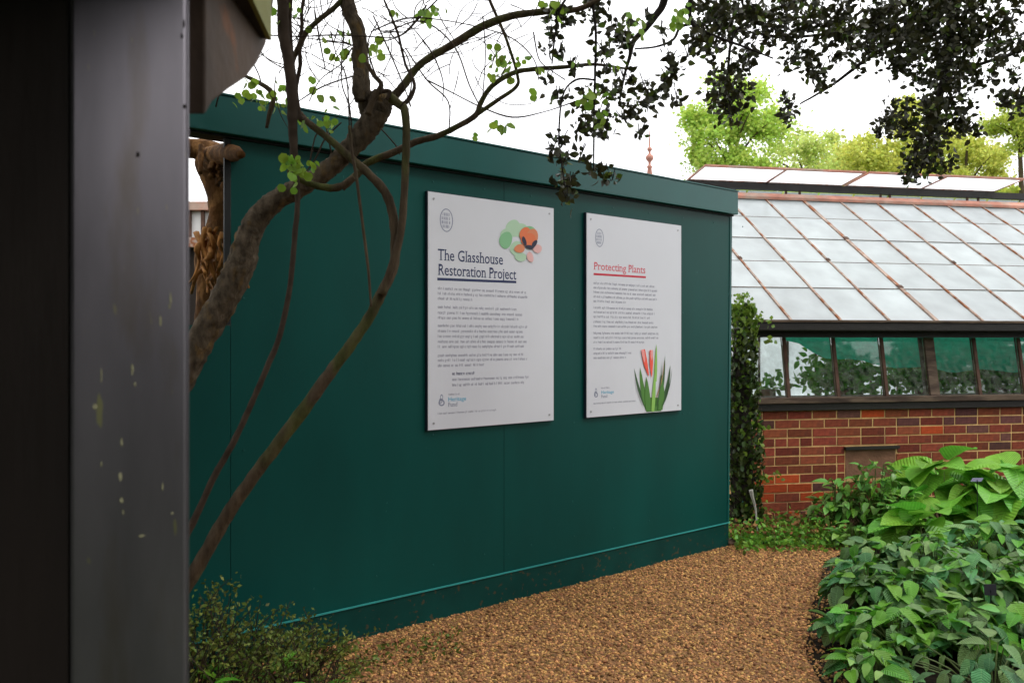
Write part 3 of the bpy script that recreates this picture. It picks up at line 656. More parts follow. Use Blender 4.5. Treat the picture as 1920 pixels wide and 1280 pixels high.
# ---------------------------------------------------------------- timber shelter (near left)
sh = thing('timber_shelter', 'open timber shelter corner with grey painted post and curved brown brace', 'shelter', (-.9, 1.27, 0))
PA = Vector((-.6854, 1.27, 0)); PD = Vector((.9135, .4067, 0)); PN = Vector((.4067, -.9135, 0))
SF = lambda a, b, z: PA + PD * a - PN * b + Vector((0, 0, z))     # along the post face, back from it, up
post = make('post', boxv(SF, 0, .169, 0, .15, -.02, 2.55), BF, M['post_paint'], sh, bevel=.006)
box('corner_bead', SF, .1695, .1725, .006, .03, -.02, 2.3, M['post_paint'], sh)
M['chip'] = mat('pale_paint_chip', (.36, .34, .20), .8)
for cx, cy, cw, ch in ((320, 560, 2.2, 14), (301, 602, 3, 10), (318, 575, 2, 6), (248, 693, 2.6, 11), (253, 720, 2.2, 6), (178, 762, 4.5, 6), (190, 705, 1.6, 14), (228, 828, 2, 9), (226, 893, 3.5, 10), (228, 937, 3.2, 6), (190, 870, 2, 5), (231, 960, 1.6, 6), (305, 912, 1.8, 8), (265, 1004, 7, 2.6), (323, 962, 3, 2.6), (341, 68, 3, 5), (346, 200, 3, 5), (258, 290, 4, 7), (345, 45, 2, 8)):
    def sp_(x, y):
        u = (x - 960) / FPX; a = (u * PA.y - PA.x) / (PD.x - u * PD.y); return a, EYE - (y - 640) / FPX * (PA.y + PD.y * a)
    dk = cy < 300; c0 = sp_(cx, cy); rx_ = sp_(cx + cw, cy)[0] - c0[0]; rz_ = c0[1] - sp_(cx, cy + ch)[1]; rg = random.Random(cx)
    V, F = prism(lambda a, b, d: SF(a, d, b), [(c0[0] + rx_ * math.cos(q * .628) * rg.uniform(.6, 1.15), c0[1] + rz_ * math.sin(q * .628) * rg.uniform(.6, 1.15)) for q in range(10)], -.0008, -.0002)
    make('paint_chip', V, F, M['dark_timber'] if dk else M['chip'], sh)
# near-black boards standing in for the dark area left of the post
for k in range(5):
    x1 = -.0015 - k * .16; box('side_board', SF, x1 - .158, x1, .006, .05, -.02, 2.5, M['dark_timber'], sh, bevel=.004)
# brace plane
A = SF(.172, .03, 0); Bq = Vector(((505 - 960) / FPX * 1.9, 1.9, 0)); D = (Bq - A).normalized(); Nn = Vector((D.y, -D.x, 0))
def bp(x, y):
    u = (x - 960) / FPX; s = (u * A.y - A.x) / (D.x - u * D.y); Y = A.y + D.y * s; return s, EYE - (y - 640) / FPX * Y
arc = [(351, 215), (366, 190), (400, 166), (432, 146), (455, 118), (472, 84), (481, 45), (490, -10), (505, -60), (505, -160), (351, -160)]
V, F = prism(lambda a, b, d: A + D * a + Nn * d + Vector((0, 0, b)), [bp(*p) for p in arc][::-1], -.05, .03); make('curved_brace', V, F, M['brace_timber'], sh, bevel=.004)
# rafter: end at (500,75) depth 1.75, running back overhead
E = P(503, 75, 1.72); dr = Vector((-.127, 1, 0)).normalized(); sr = Vector((1, .127, 0)).normalized()
RB = lambda a, b, c: E + sr * a - dr * b + Vector((0, 0, c))
box('rafter', RB, -.05, -.004, 0, 3.4, .002, .18, M['dark_timber'], sh)
box('rafter_facing', RB, -.003, .006, -.002, 3.4, 0, .19, M['olive_board'], sh)
for k in range(16):
    box('roof_board', RB, -3.0, .05, -.1 + k * .22, .115 + k * .22, .191, .215, M['dark_timber'], sh)
for xx, yy in ((-3.2, -1.6), (-.45, -1.75)): box('post', WF, xx, xx + .15, yy, yy + .15, -.02, E.z + .18, M['dark_timber'], sh)

# ---------------------------------------------------------------- dead trunk behind the opening
fern = thing('dead_tree_trunk', 'brown fibrous dead trunk with orange roots behind the gap beside the grey post', 'dead tree', tuple(P(405, 1000, 4.1).xy) + (0,))
pt = lambda l, Y: [(*P(x, y, Y + (dz[0] if dz else 0)), r / FPX * Y) for (x, y, r, *dz) in l]
V, F = tube(pt([(395, 1220, 30), (398, 900, 30), (400, 640, 34), (402, 540, 34), (405, 470, 38), (414, 420, 24), (415, 370, 26), (408, 330, 30), (398, 300, 34), (385, 283, 22), (350, 278, 18), (300, 270, 12)], 4.15), 14, 3, .09, 3); make('trunk', V, F, M['fibre'], fern, smooth=True)
V, F = tube(pt([(395, 300, 26), (420, 290, 20, -.2), (440, 287, 13, -.45), (453, 290, 6, -.6)], 4.1), 12, 3, .07, 4); make('broken_limb', V, F, M['fibre'], fern, smooth=True)
rr = random.Random(8)
for k in range(15):
    x = rr.uniform(368, 434); y = rr.uniform(418, 450); l = []
    for j in range(5): l.append((x, y, rr.uniform(3, 6.5) * (1 - j * .12), rr.uniform(-.14, .05) - .12)); x += rr.uniform(-16, 15); y += rr.uniform(10, 36)
    V, F = tube(pt(l, 4.0), 6, 4, .1, k); make('root', V, F, M['root'], fern, smooth=True)
for k in range(9):
    x = rr.uniform(366, 425); y = rr.uniform(272, 300); l = []
    for j in range(4): l.append((x, y, rr.uniform(5, 10) * (1 - j * .15), -.12 - .03 * j)); x += rr.uniform(-9, 9); y += rr.uniform(8, 22)
    V, F = tube(pt(l, 4.1), 7, 4, .15, k + 40); make('knot', V, F, M['fibre'], fern, smooth=True)
bl = thing('garden_building', 'dark low building with a pale top glimpsed through the hoarding gap beside the post', 'building', (-5.5, 11, 0))
box('wall', WF, -8, -3.2, 11, 11.3, -.02, 2.75, M['dark_timber'], bl)
box('roof_edge', WF, -8.1, -3.1, 10.85, 11.35, 2.751, 2.88, M['old_white'], bl)
box('upper_wall', WF, -8, -3.5, 11.02, 11.2, 2.881, 3.25, M['white_wall'], bl)
box('cornice', WF, -8.05, -3.45, 10.9, 11.25, 3.251, 3.36, M['pink_board'], bl)
for k in range(12): box('baluster', WF, -5.6 + k * .18, -5.56 + k * .18, 10.95, 11.0, 2.881, 3.25, M['mullion'], bl)

# ---------------------------------------------------------------- climber
cl = thing('woody_climber', 'gnarled mossy climber with thick twisted trunk in front of the teal hoarding', 'climber', (-1.5, 3.2, 0))
def stem(name, pts, Y0, m, sides=9, rough=.07, seed=0, sub=5):
    l = []
    for q in pts:
        x, y, r = q[:3]; Y = Y0 + (q[3] if len(q) > 3 else 0); l.append((*P(x, y, Y), r / FPX * Y))
    V, F = tube(l, sides, sub, rough, seed); return make(name, V, F, m, cl, smooth=True)
stem('trunk', [(230, 900, 34, -.1), (290, 785, 33), (335, 715, 27), (375, 640, 26), (418, 565, 26), (450, 500, 26), (464, 450, 23), (484, 408, 21), (520, 374, 19), (565, 350, 18), (610, 322, 17), (648, 288, 18), (682, 250, 21), (705, 215, 23), (712, 190, 24), (716, 172, 15)], 3.3, M['bark_flaky'], 18, .10, 1, 9)
stem('trunk', [(700, 228, 19), (690, 200, 18), (682, 172, 14), (678, 140, 15), (674, 110, 15), (675, 80, 14), (668, 50, 14), (655, 20, 14), (648, -30, 14), (640, -200, 14)], 3.32, M['bark_flaky'], 12, .07, 2, 6)
stem('knot', [(676, 190, 10), (672, 160, 13), (676, 130, 9)], 3.26, M['bark_flaky'], 9, .15, 5)
stem('stem', [(562, 212, 5), (575, 228, 6), (600, 247, 6.5), (640, 281, 7), (690, 325, 8), (722, 360, 8.5), (736, 400, 9), (741, 450, 9), (738, 500, 9.5), (716, 548, 10), (694, 592, 10), (662, 640, 10.5), (618, 700, 11.5), (560, 780, 12), (485, 880, 12), (432, 955, 12.5), (392, 1025, 13), (352, 1092, 14), (300, 1170, 15), (268, 1230, 16)], 3.25, M['bark'], 10, .09, 3, 6)
stem('stem', [(728, 180, 9), (748, 196, 8), (758, 205, 8), (762, 250, 7.5), (760, 320, 7), (757, 380, 7), (752, 430, 7), (738, 490, 7.5), (716, 552, 8)], 3.22, M['bark'], 9, .08, 4)
stem('stem', [(716, 190, 13), (738, 180, 9), (757, 160, 8), (775, 135, 7), (800, 112, 7), (855, 80, 7.5), (904, 50, 7.5), (960, 30, 7), (1020, 22, 6), (1100, 12, 5), (1200, -60, 5)], 3.4, M['bark'], 9, .07, 6)
stem('stem', [(640, 352, 8), (672, 325, 7), (690, 305, 7), (740, 285, 7), (780, 266, 6.5), (820, 255, 6), (860, 236, 5.5), (892, 216, 5.5), (902, 192, 5), (922, 162, 5), (960, 138, 5), (1000, 130, 4.5), (1060, 126, 4), (1115, 121, 3), (1180, 130, 2)], 3.5, M['bark'], 8, .07, 7)
stem('stem', [(892, 216, 4.5), (930, 190, 4), (968, 163, 3.5), (970, 140, 3), (955, 90, 3), (940, 50, 3), (920, 5, 3), (900, -50, 3)], 3.5, M['bark'], 7, .06, 8)
stem('stem', [(527, -80, 12), (530, 0, 11), (532, 60, 11), (541, 120, 10), (547, 180, 10), (549, 240, 9), (553, 310, 7), (558, 375, 5), (553, 440, 5), (543, 540, 5), (524, 630, 5), (500, 690, 5.5), (472, 755, 5.5), (436, 832, 6), (402, 892, 6), (366, 970, 6.5), (330, 1040, 7), (280, 1130, 8), (262, 1250, 8)], 3.12, M['twig'], 9, .1, 9, 6)
stem('stem', [(545, -40, 5), (543, 60, 5), (553, 160, 5), (560, 215, 6), (570, 226, 6)], 3.2, M['twig'], 7, .1, 10)
stem('stem', [(540, 320, 4), (570, 340, 6), (612, 352, 7), (640, 349, 7), (664, 332, 5)], 3.15, M['bark'], 8, .1, 11)
stem('stem', [(655, 236, 3), (660, 285, 3), (668, 330, 3), (680, 420, 2.8), (690, 500, 2.6), (696, 575, 2)], 3.12, M['bark'], 6, .06, 12)
stem('stem', [(460, 143, 3.5), (490, 158, 4.5), (508, 172, 5), (512, 190, 5), (506, 212, 4.5), (500, 240, 3)], 3.4, M['bark'], 7, .08, 13)
stem('stem', [(668, -30, 5), (628, 14, 5), (598, 38, 5), (575, 60, 5), (562, 86, 6), (552, 108, 4), (545, 140, 3)], 3.3, M['bark'], 7, .1, 14)
stem('stem', [(562, 86, 4), (566, 50, 3.5), (566, 20, 3.5), (575, -30, 3.5)], 3.3, M['twig'], 7, .1, 15)
stem('stem', [(560, 90, 4), (563, 120, 4), (556, 160, 4), (550, 200, 5)], 3.3, M['twig'], 7, .1, 16)
stem('stem', [(690, 215, 7), (700, 185, 6), (715, 160, 5), (700, 140, 4), (688, 118, 4)], 3.2, M['bark'], 7, .1, 17)
stem('stem', [(748, 196, 4), (765, 190, 4), (776, 168, 3.5), (775, 150, 3), (760, 120, 2.5), (745, 60, 2.5), (720, 0, 2)], 3.25, M['twig'], 7, .1, 18)
stem('stem', [(725, 187, 3), (731, 172, 4), (715, 172, 4), (697, 182, 4)], 3.2, M['twig'], 6, .1, 20)
# fine twigs and tendrils
tw = random.Random(21); fine = []
arcs = [[(500, 66), (560, 69), (620, 66), (680, 68), (740, 70), (770, 50), (800, 10)], [(575, 72), (640, 80), (668, 88)], [(695, 60), (760, 35), (830, 38), (900, 52), (960, 72), (1000, 110), (1010, 150)],
        [(690, 35), (720, 60), (790, 40), (850, 85), (880, 160), (900, 200)], [(800, 150), (850, 175), (900, 200), (960, 220), (1020, 210), (1080, 190)], [(760, 90), (800, 150), (840, 190), (842, 240)], [(905, 30), (910, 100), (905, 180)],
        [(730, 60), (765, 110), (770, 170), (750, 200)], [(700, 30), (740, 120), (762, 175), (770, 200)], [(660, 90), (640, 120), (600, 150), (580, 190)], [(560, 190), (600, 165), (645, 148), (680, 140)], [(620, 60), (630, 100), (650, 150), (655, 240)],
        [(645, 60), (640, 150), (655, 200), (660, 250)], [(590, 20), (600, 80), (610, 130)], [(520, 20), (545, 30), (570, 60)], [(480, 85), (500, 110), (525, 125), (540, 130)], [(470, 110), (485, 140), (490, 160)], [(405, 200), (410, 180), (420, 160)],
        [(700, 80), (730, 75), (760, 62), (790, 30), (830, -10)], [(710, 40), (690, 80), (700, 130), (720, 170)], [(780, 60), (810, 100), (830, 150), (830, 190)], [(1000, 60), (1010, 110), (1030, 130), (1060, 150)], [(600, 0), (610, 40), (640, 60), (670, 66)], [(560, 340), (590, 300), (610, 260), (640, 230)],
        [(580, 310), (590, 260), (600, 245)], [(630, 330), (620, 280), (612, 240), (605, 220)], [(690, 250), (700, 230), (740, 270), (750, 290)]]
for a in arcs:
    Y = tw.uniform(3.1, 3.6); l = [(*P(x, y, Y + tw.uniform(-.04, .04)), tw.uniform(1.0, 1.7) / FPX * Y) for x, y in a]; fine.append(tube(l, 5, 5, .05, 1))
for k in range(120):
    x, y = tw.uniform(500, 960), tw.uniform(-20, 150); a = tw.uniform(0, 6.3); Y = tw.uniform(3.0, 3.7); l = []; n = tw.randint(4, 7); cv = tw.uniform(-.5, .5)
    if x > 760 and tw.random() < .55: continue
    for j in range(n): l.append((*P(x, y, Y), tw.uniform(.6, 1.25) * (1 - .08 * j) / FPX * Y)); a += cv + tw.uniform(-.25, .25); x += 26 * math.cos(a); y += 26 * math.sin(a)
    if max(P(0, 0, 1).z, 0) >= 0: fine.append(tube(l, 4, 3, .05, 1))
V, F = join(fine); make('twigs', V, F, M['twig'], cl, smooth=True, kind='stuff')
LM = [leafmesh('round_leaf', M['lime_leaf'], Ln=.045, Wd=.046, n=5, fold=f, droop=d, shape='round') for f, d in ((.15, .2), (.35, .1), (.05, .35))]
lc = [(505, 8, 2), (550, 2, 3), (572, 10, 2), (470, 158, 3), (485, 175, 5), (500, 190, 4), (519, 168, 5), (540, 178, 3), (520, 195, 3), (634, 98, 4), (648, 92, 2), (706, 84, 4), (712, 92, 2), (800, 20, 4), (828, 14, 3), (792, 28, 2), (812, 30, 2), (926, 92, 3), (938, 108, 4), (950, 122, 4), (984, 114, 3), (918, 138, 3), (935, 100, 2),
      (572, 222, 4), (610, 224, 4), (620, 230, 2), (620, 203, 2), (594, 152, 2), (601, 182, 2), (1006, 164, 2), (932, 236, 3), (942, 232, 2), (884, 244, 1), (547, 300, 6), (562, 306, 6), (577, 314, 5), (533, 296, 4), (558, 318, 3), (550, 350, 2), (1030, 12, 4), (1050, 20, 3), (650, 55, 2), (668, 100, 2),
      (1180, 28, 4), (1190, 38, 4), (1200, 46, 3), (1270, 28, 6), (1262, 40, 4), (1282, 38, 4), (1285, 22, 3), (1170, 60, 2), (1086, 112, 2), (1110, 178, 4), (1130, 172, 4), (1098, 180, 3), (1145, 125, 2), (1128, 218, 3), (1020, 130, 1), (1130, 225, 2), (740, 12, 2), (612, 55, 2), (530, 40, 2), (582, 60, 2), (455, 170, 3), (447, 183, 2)]
lr = random.Random(31)
for x, y, n in lc:
    for k in range(int(n * 1.6 + .5)):
        Y = lr.uniform(3.05, 3.5) if y < 280 else lr.uniform(3.0, 3.1); p = P(x + lr.gauss(0, 8), y + lr.gauss(0, 8), Y)
        part_at('leaf', LM[lr.randrange(3)], mrot(p, lr.uniform(0, 6.3), lr.uniform(-2.2, -.6), lr.uniform(-.6, .6), lr.uniform(.38, .85)), cl)

# ---------------------------------------------------------------- overhanging evergreen tree
ev = thing('evergreen_tree', 'dark small-leaved evergreen tree whose branches hang down across the top right', 'tree', (5.6, 2.0, 0))
stemlist = []
def ebr(name, l, m=M['dark_bark'], sides=8, seed=0):
    V, F = tube(l, sides, 5, .08, seed); return make(name, V, F, m, ev, smooth=True)
ebr('trunk', [(5.6, 2.0, -.05, .30), (5.5, 2.1, 1.5, .24), (5.3, 2.3, 3.2, .22), (5.2, 2.3, 5, .16), (5.3, 2.2, 7, .08)], sides=12)
def pq(x, y, Y, r): return (*P(x, y, Y), r / FPX * Y)
ebr('branch', [(5.4, 2.3, 2.9, .12), (4.2, 2.9, 3.9, .07), pq(1960, -150, 4.2, 14), pq(1830, -60, 4.2, 12), pq(1790, 0, 4.2, 10), pq(1780, 100, 4.2, 8), pq(1762, 180, 4.2, 6), pq(1745, 260, 4.2, 4), pq(1725, 325, 4.2, 2)], seed=1)
ebr('branch', [(5.3, 2.3, 3.4, .1), (3.8, 2.8, 4.1, .06), pq(1600, -160, 3.9, 9), pq(1380, -70, 3.7, 8), pq(1265, -25, 3.6, 8), pq(1240, 15, 3.6, 7), pq(1212, 52, 3.6, 6), pq(1188, 78, 3.6, 5), pq(1180, 110, 3.6, 3.5), pq(1170, 145, 3.6, 2.5), pq(1160, 200, 3.6, 1.5)], seed=2)
ebr('branch', [pq(1320, -60, 3.7, 4), pq(1295, 0, 3.7, 4), pq(1296, 40, 3.7, 3.5), pq(1312, 56, 3.7, 3), pq(1345, 70, 3.7, 3), pq(1400, 90, 3.7, 2), pq(1450, 110, 3.7, 1.5)], seed=3)
ebr('branch', [pq(1296, 45, 3.7, 3), pq(1275, 52, 3.7, 2.6), pq(1262, 75, 3.7, 2.4), pq(1230, 88, 3.7, 2), pq(1190, 92, 3.7, 1.5)], seed=4)
ebr('branch', [pq(1140, -120, 3.4, 4), pq(1112, -20, 3.4, 3), pq(1117, 60, 3.4, 2.6), pq(1116, 130, 3.4, 2.4), pq(1114, 200, 3.4, 2), pq(1113, 320, 3.4, 1.4)], seed=5)
ebr('branch', [pq(1850, -60, 4.3, 7), pq(1760, 20, 4.3, 6), pq(1690, 70, 4.3, 5), pq(1620, 115, 4.3, 3.5), pq(1560, 160, 4.3, 2.5), pq(1500, 195, 4.3, 1.5)], seed=6)
ebr('branch', [pq(1760, -30, 4.0, 6), pq(1680, 10, 4.0, 5), pq(1620, 50, 4.0, 4), pq(1560, 62, 4.0, 3), pq(1480, 70, 4.0, 2.5), pq(1400, 60, 4.0, 2)], seed=7)
ebr('branch', [pq(1700, -80, 4.1, 6), pq(1560, -20, 4.1, 5), pq(1450, 20, 4.1, 4), pq(1380, 60, 4.0, 3), pq(1365, 130, 4.0, 2.4), pq(1360, 210, 4.0, 1.5)], seed=8)
ebr('branch', [pq(1960, 60, 4.4, 5), pq(1900, 100, 4.4, 4), pq(1840, 120, 4.4, 3), pq(1780, 150, 4.3, 2)], seed=9)
ebr('branch', [pq(1130, -40, 3.4, 3), pq(1060, 0, 3.3, 2.5), pq(1042, 60, 3.3, 2), pq(1035, 120, 3.3, 1.5)], seed=10)
ebr('branch', [pq(1114, 150, 3.4, 2), pq(1080, 150, 3.35, 2), pq(1055, 180, 3.3, 1.8), pq(1048, 260, 3.3, 1.5), pq(1055, 320, 3.3, 1.3), pq(1062, 370, 3.3, 1)], seed=11)
cls = '''1035 60 14;1045 22 20;1058 38 16;1120 22 26;1113 0 20;1030 92 13;1048 100 10;1158 68 22;1172 82 18;1130 95 16;1142 132 16;1102 188 20;1122 212 26;1098 232 20;1132 242 18;1150 178 16;1172 150 18;1188 208 20;1168 222 14;1210 165 16;1217 188 18;1198 250 12;1250 145 15;1240 172 17;1268 188 12;1257 110 12;1262 132 12;1300 78 11;1316 72 13;1045 178 12;1075 128 10;1052 262 16;1035 288 9;1056 305 12;1055 338 15;1068 350 17;1063 372 12;1132 330 15;1148 338 9;1110 325 9;1090 290 9;1030 150 10;1215 30 8;1240 60 8;1290 105 9
1340 36 38;1350 14 36;1330 72 16;1372 58 28;1420 38 34;1460 30 32;1482 58 24;1530 46 36;1500 16 36;1572 58 26;1440 72 20;1366 148 27;1352 172 22;1384 176 24;1362 202 22;1372 222 12;1397 118 18;1404 108 14;1337 128 10;1476 112 16;1502 106 18;1522 120 16;1532 142 20;1546 162 12;1480 205 15;1474 190 10;1478 222 8;1330 96 14;1306 58 9;1395 15 25;1310 12 14;1580 20 25
1600 68 24;1650 28 38;1702 38 42;1762 38 46;1822 28 44;1870 48 30;1640 82 24;1692 82 34;1740 80 34;1800 80 38;1860 92 20;1908 86 26;1906 18 14;1700 112 26;1782 122 38;1680 124 16;1722 152 13;1762 152 30;1806 132 24;1770 192 29;1742 204 20;1722 130 12;1800 184 15;1832 152 18;1860 150 10;1900 142 14;1892 182 19;1916 188 20;1682 212 24;1662 232 18;1702 242 25;1740 242 25;1770 242 22;1800 222 24;1650 246 12;1812 240 15;1832 246 9;1722 290 24;1712 318 20;1752 290 22;1746 318 17;1782 308 10;1700 336 10;1630 100 16;1590 100 14;1610 130 12;1560 110 12;1870 120 12;1755 215 22;1735 268 24;1640 55 20;1730 10 30;1790 5 30'''
ET = leafvf(.040, .025, 3, .2, .25, 'ovate')
er = random.Random(9); near = []; far = []; new = []; tws = []
for sec, block in enumerate(cls.split('\n')):
    for c in block.split(';'):
        x, y, r_ = map(float, c.split()); Y = (3.35, 3.9, 4.2)[sec] + er.uniform(-.25, .25)
        n = int(r_ * r_ * (.09, .115, .135)[sec]) + 3; cen = P(x, y, Y)
        for k in range(max(2, int(r_ / 9))):   # fine twigs through the clump
            a = er.uniform(0, 6.3); e = P(x + math.cos(a) * r_, y + math.sin(a) * r_ * 1.1, Y + er.uniform(-.08, .08)); b = P(x - math.cos(a) * r_ * .5 + er.uniform(-8, 8), y - abs(math.sin(a)) * r_ - 14, Y)
            tws.append(tube([(*b, .0022), (*cen, .0018), (*e, .001)], 4, 3))
        for k in range(n):
            rad = r_ * 1.05 / FPX * Y; v = Vector((er.gauss(0, .58), er.gauss(0, .62), er.gauss(0, .6))) * rad
            q = rrot(cen + v, er.uniform(.65, 1.15), er)
            (new if er.random() < (.10 if sec else .16) else (near if sec == 0 and len(near) < 290 and er.random() < .45 else far)).append(q)
# crown carried on above the frame, right of centre
for k in range(5200):
    x = er.uniform(1.2, 6.5); y = er.uniform(1.6, 5.0); z = er.uniform(3.2, 5.6)
    if z < EYE + y * .4305: continue
    if math.sin(x * 3.1) * math.sin(y * 2.7 + 1) * math.sin(z * 3.3) < .0: continue
    far.append(rrot(Vector((x, y, z)), er.uniform(1.2, 2.4), er))
for k in range(12500):  # unseen canopy over the left, added to darken the hoarding
    x = er.uniform(-4.8, 1.6); y = er.uniform(-3.4, 3.4); z = er.uniform(3.0, 4.6)
    if z < EYE + max(y, .3) * .47 + .25 or z < 3.0 + .25 * math.sin(x * 2): continue
    if math.sin(x * 2.3 + 1) * math.sin(y * 2.1) * math.sin(z * 2.7) < -.25: continue
    far.append(rrot(Vector((x, y, z)), er.uniform(2.4, 4.2), er))
ebr('branch', [(5.3, 2.25, 3.0, .13), (3.6, 1.6, 3.9, .09), (1.4, .6, 4.2, .07), (-.8, -.2, 4.3, .05), (-3.2, -.8, 4.2, .02)], seed=12)
EM = leafmesh('evergreen_leaf', M['evergreen_leaf'], Ln=.036, Wd=.021, n=3, fold=.2, droop=.25)
for q in near: part_at('leaf', EM, q, ev)
bulk('foliage', ET, far, M['evergreen_leaf'], ev, kind='stuff'); bulk('new_or_lit_foliage', ET, new, M['evergreen_new'], ev, kind='stuff')
V, F = join(tws); make('twigs', V, F, M['dark_bark'], ev, kind='stuff')

# ---------------------------------------------------------------- ivy column
iv = thing('ivy_column', 'tall dark ivy-covered stump between the hoarding end and the brick wall', 'ivy', (1.83, 6.42, 0))
V, F = tube([(1.80, 6.42, -.03, .10), (1.80, 6.42, .6, .085), (1.79, 6.42, 1.2, .07), (1.78, 6.42, 1.6, .04)], 10, 4, .1, 2); make('stump', V, F, M['dark_bark'], iv, smooth=True)
IT = leafvf(.042, .038, 3, .2, .2, 'heart'); ir = random.Random(17); a_ = []; b_ = []
for k in range(2600):
    z = ir.uniform(.0, 1.80); rr_ = .135 - .02 * math.sin(z * 6) - (.06 * max(0, (z - 1.2) / .6)) + (.06 * max(0, .35 - z)); an = ir.uniform(0, 6.3); q = ir.uniform(.75, 1.12)
    p = Vector((1.81 + .02 * math.sin(z * 5) - .025 * max(0, z - 1.2) + math.cos(an) * rr_ * q, 6.40 + math.sin(an) * rr_ * q, z))
    m_ = mrot(p, an + math.pi / 2 + ir.uniform(-.8, .8), ir.uniform(-1.6, -.2), ir.uniform(-.6, .6), ir.uniform(.6, 1.15))
    (b_ if ir.random() < (.08 + .8 * max(0, z - 1.35) / .4) else a_).append(m_)  # lighter leaves crowd the top, colouring in the stronger light there
for k in range(120):
    f = ir.random(); p = Vector((1.80 + ir.gauss(0, .035), 6.4 + ir.gauss(0, .035), 1.70 + f * .17)); b_.append(rrot(p, ir.uniform(.4, .8), ir))
for (x, y) in ((1425, 595), (1440, 600), (1420, 780), (1432, 805), (1425, 835), (1440, 895), (1455, 893), (1430, 900), (1445, 640)):
    for k in range(7): b_.append(rrot(P(x + ir.gauss(0, 7), y + ir.gauss(0, 5), 6.3), ir.uniform(.6, 1), ir))
bulk('foliage', IT, a_, M['ivy_leaf'], iv, kind='stuff'); bulk('new_or_lit_foliage', IT, b_, M['ivy_lit'], iv, kind='stuff')

# ---------------------------------------------------------------- bed plants
def leafy(name, label, cat, cx, cy, base, n, rad, hgt, meshes, r_, smin, smax, group=None, stem_m='stem', pitch=(-.5, .5), out=.6, stems=True):
    th = thing(name, label, cat, (cx, cy, base), group); st = []
    for k in range(n):
        a = r_.uniform(0, 6.283); d = math.sqrt(r_.random()) * rad; h = base + hgt * (1 - .55 * (d / rad) ** 2) * r_.uniform(.55, 1.05)
        p = Vector((cx + math.cos(a) * d, cy + math.sin(a) * d * .8, h)); az = a - math.pi / 2 + r_.uniform(-out, out)
        part_at('leaf', r_.choice(meshes), mrot(p, az, r_.uniform(*pitch) - .25 * (d / rad), r_.uniform(-.45, .45), r_.uniform(smin, smax)), th)
        if stems and k % 2 == 0: st.append(tube([(cx + math.cos(a) * d * .25, cy + math.sin(a) * d * .2, base - .02, .004), (cx + math.cos(a) * d * .6, cy + math.sin(a) * d * .5, base + (h - base) * .6, .0035), (*p, .0025)], 4, 2))
    if st: V, F = join(st); make('stems', V, F, M[stem_m], th, kind='stuff')
    return th
r1 = random.Random(41)
HM = [leafmesh('hosta_leaf', M['hosta_leaf'], Ln=l, Wd=w, n=7, fold=f, droop=d, shape='heart', wave=.006) for l, w, f, d in ((.24, .20, .25, .35), (.21, .19, .35, .2), (.26, .17, .15, .45), (.19, .16, .4, .3))]
for (x, Yd, n, r_, h, lab) in ((1775, 6.35, 60, .36, .56, 'big bright green broad-leaved clump just right of the wall vent panel'), (1895, 6.1, 60, .36, .55, 'big bright green broad-leaved clump at the right edge by the brick wall'), (1735, 5.85, 20, .22, .34, 'low broad-leaved clump in front of the larger hostas')):
    c = P(x, 640, Yd); leafy('hosta', lab, 'hosta', c.x, c.y, .03, n, r_, h, HM, r1, .95, 1.5, 'broad-leaved green clumps at the wall foot', pitch=(-.5, .75))
# the one tall upright leaf
th = thing('tall_leaf_plant', 'single tall upright pointed green leaf standing beside the vent panel', 'plant', tuple(P(1690, 640, 6.45).xy) + (.03,))
V, F = leafvf(.34, .17, 8, .3, .05, 'heart'); mq = Matrix.Translation(P(1722, 950, 6.45)) @ Euler((R(74), R(6), R(24)), 'XYZ').to_matrix().to_4x4()
make('leaf', [mq @ Vector(v) for v in V], F, M['hosta_leaf'], th, smooth=True)
BM = [leafmesh('bush_leaf', M['bush_leaf'], Ln=l, Wd=w, n=4, fold=.25, droop=.3, shape='ovate') for l, w in ((.085, .04), (.10, .045), (.07, .04))]
BM2 = [leafmesh('bush_leaf_pale', M['bright_leaf'], Ln=l, Wd=w, n=4, fold=.25, droop=.3, shape='ovate') for l, w in ((.085, .045), (.11, .06))]
for (x, Yd, n, r_, h, lab) in ((1575, 6.35, 150, .21, .44, 'fresh green leafy perennial left of the hostas, nearest the ivy'), (1640, 6.25, 220, .26, .58, 'rounded mid green leafy bush below the wall vent panel'), (1690, 6.05, 150, .22, .42, 'low leafy green bush directly left of the big hosta clump'), (1600, 5.98, 60, .16, .16, 'low spreading leafy plant at the far edge of the gravel')):
    c = P(x, 640, Yd); leafy('leafy_bush', lab, 'plant', c.x, c.y, .02, n, r_, h, BM + BM2[:1], r1, .7, 1.25, 'leafy plants at the wall foot', pitch=(-.9, .8), out=1.6)
GM = [leafmesh('grey_leaf', M['grey_leaf'], Ln=l, Wd=w, n=6, fold=f, droop=d, shape='heart', wave=.01) for l, w, f, d in ((.12, .085, .25, .35), (.10, .08, .1, .5), (.14, .085, .35, .25))]
GB = [leafmesh('bright_leaf', M['bright_leaf'], Ln=.12, Wd=.085, n=6, fold=.25, droop=.35, shape='heart', wave=.01)]
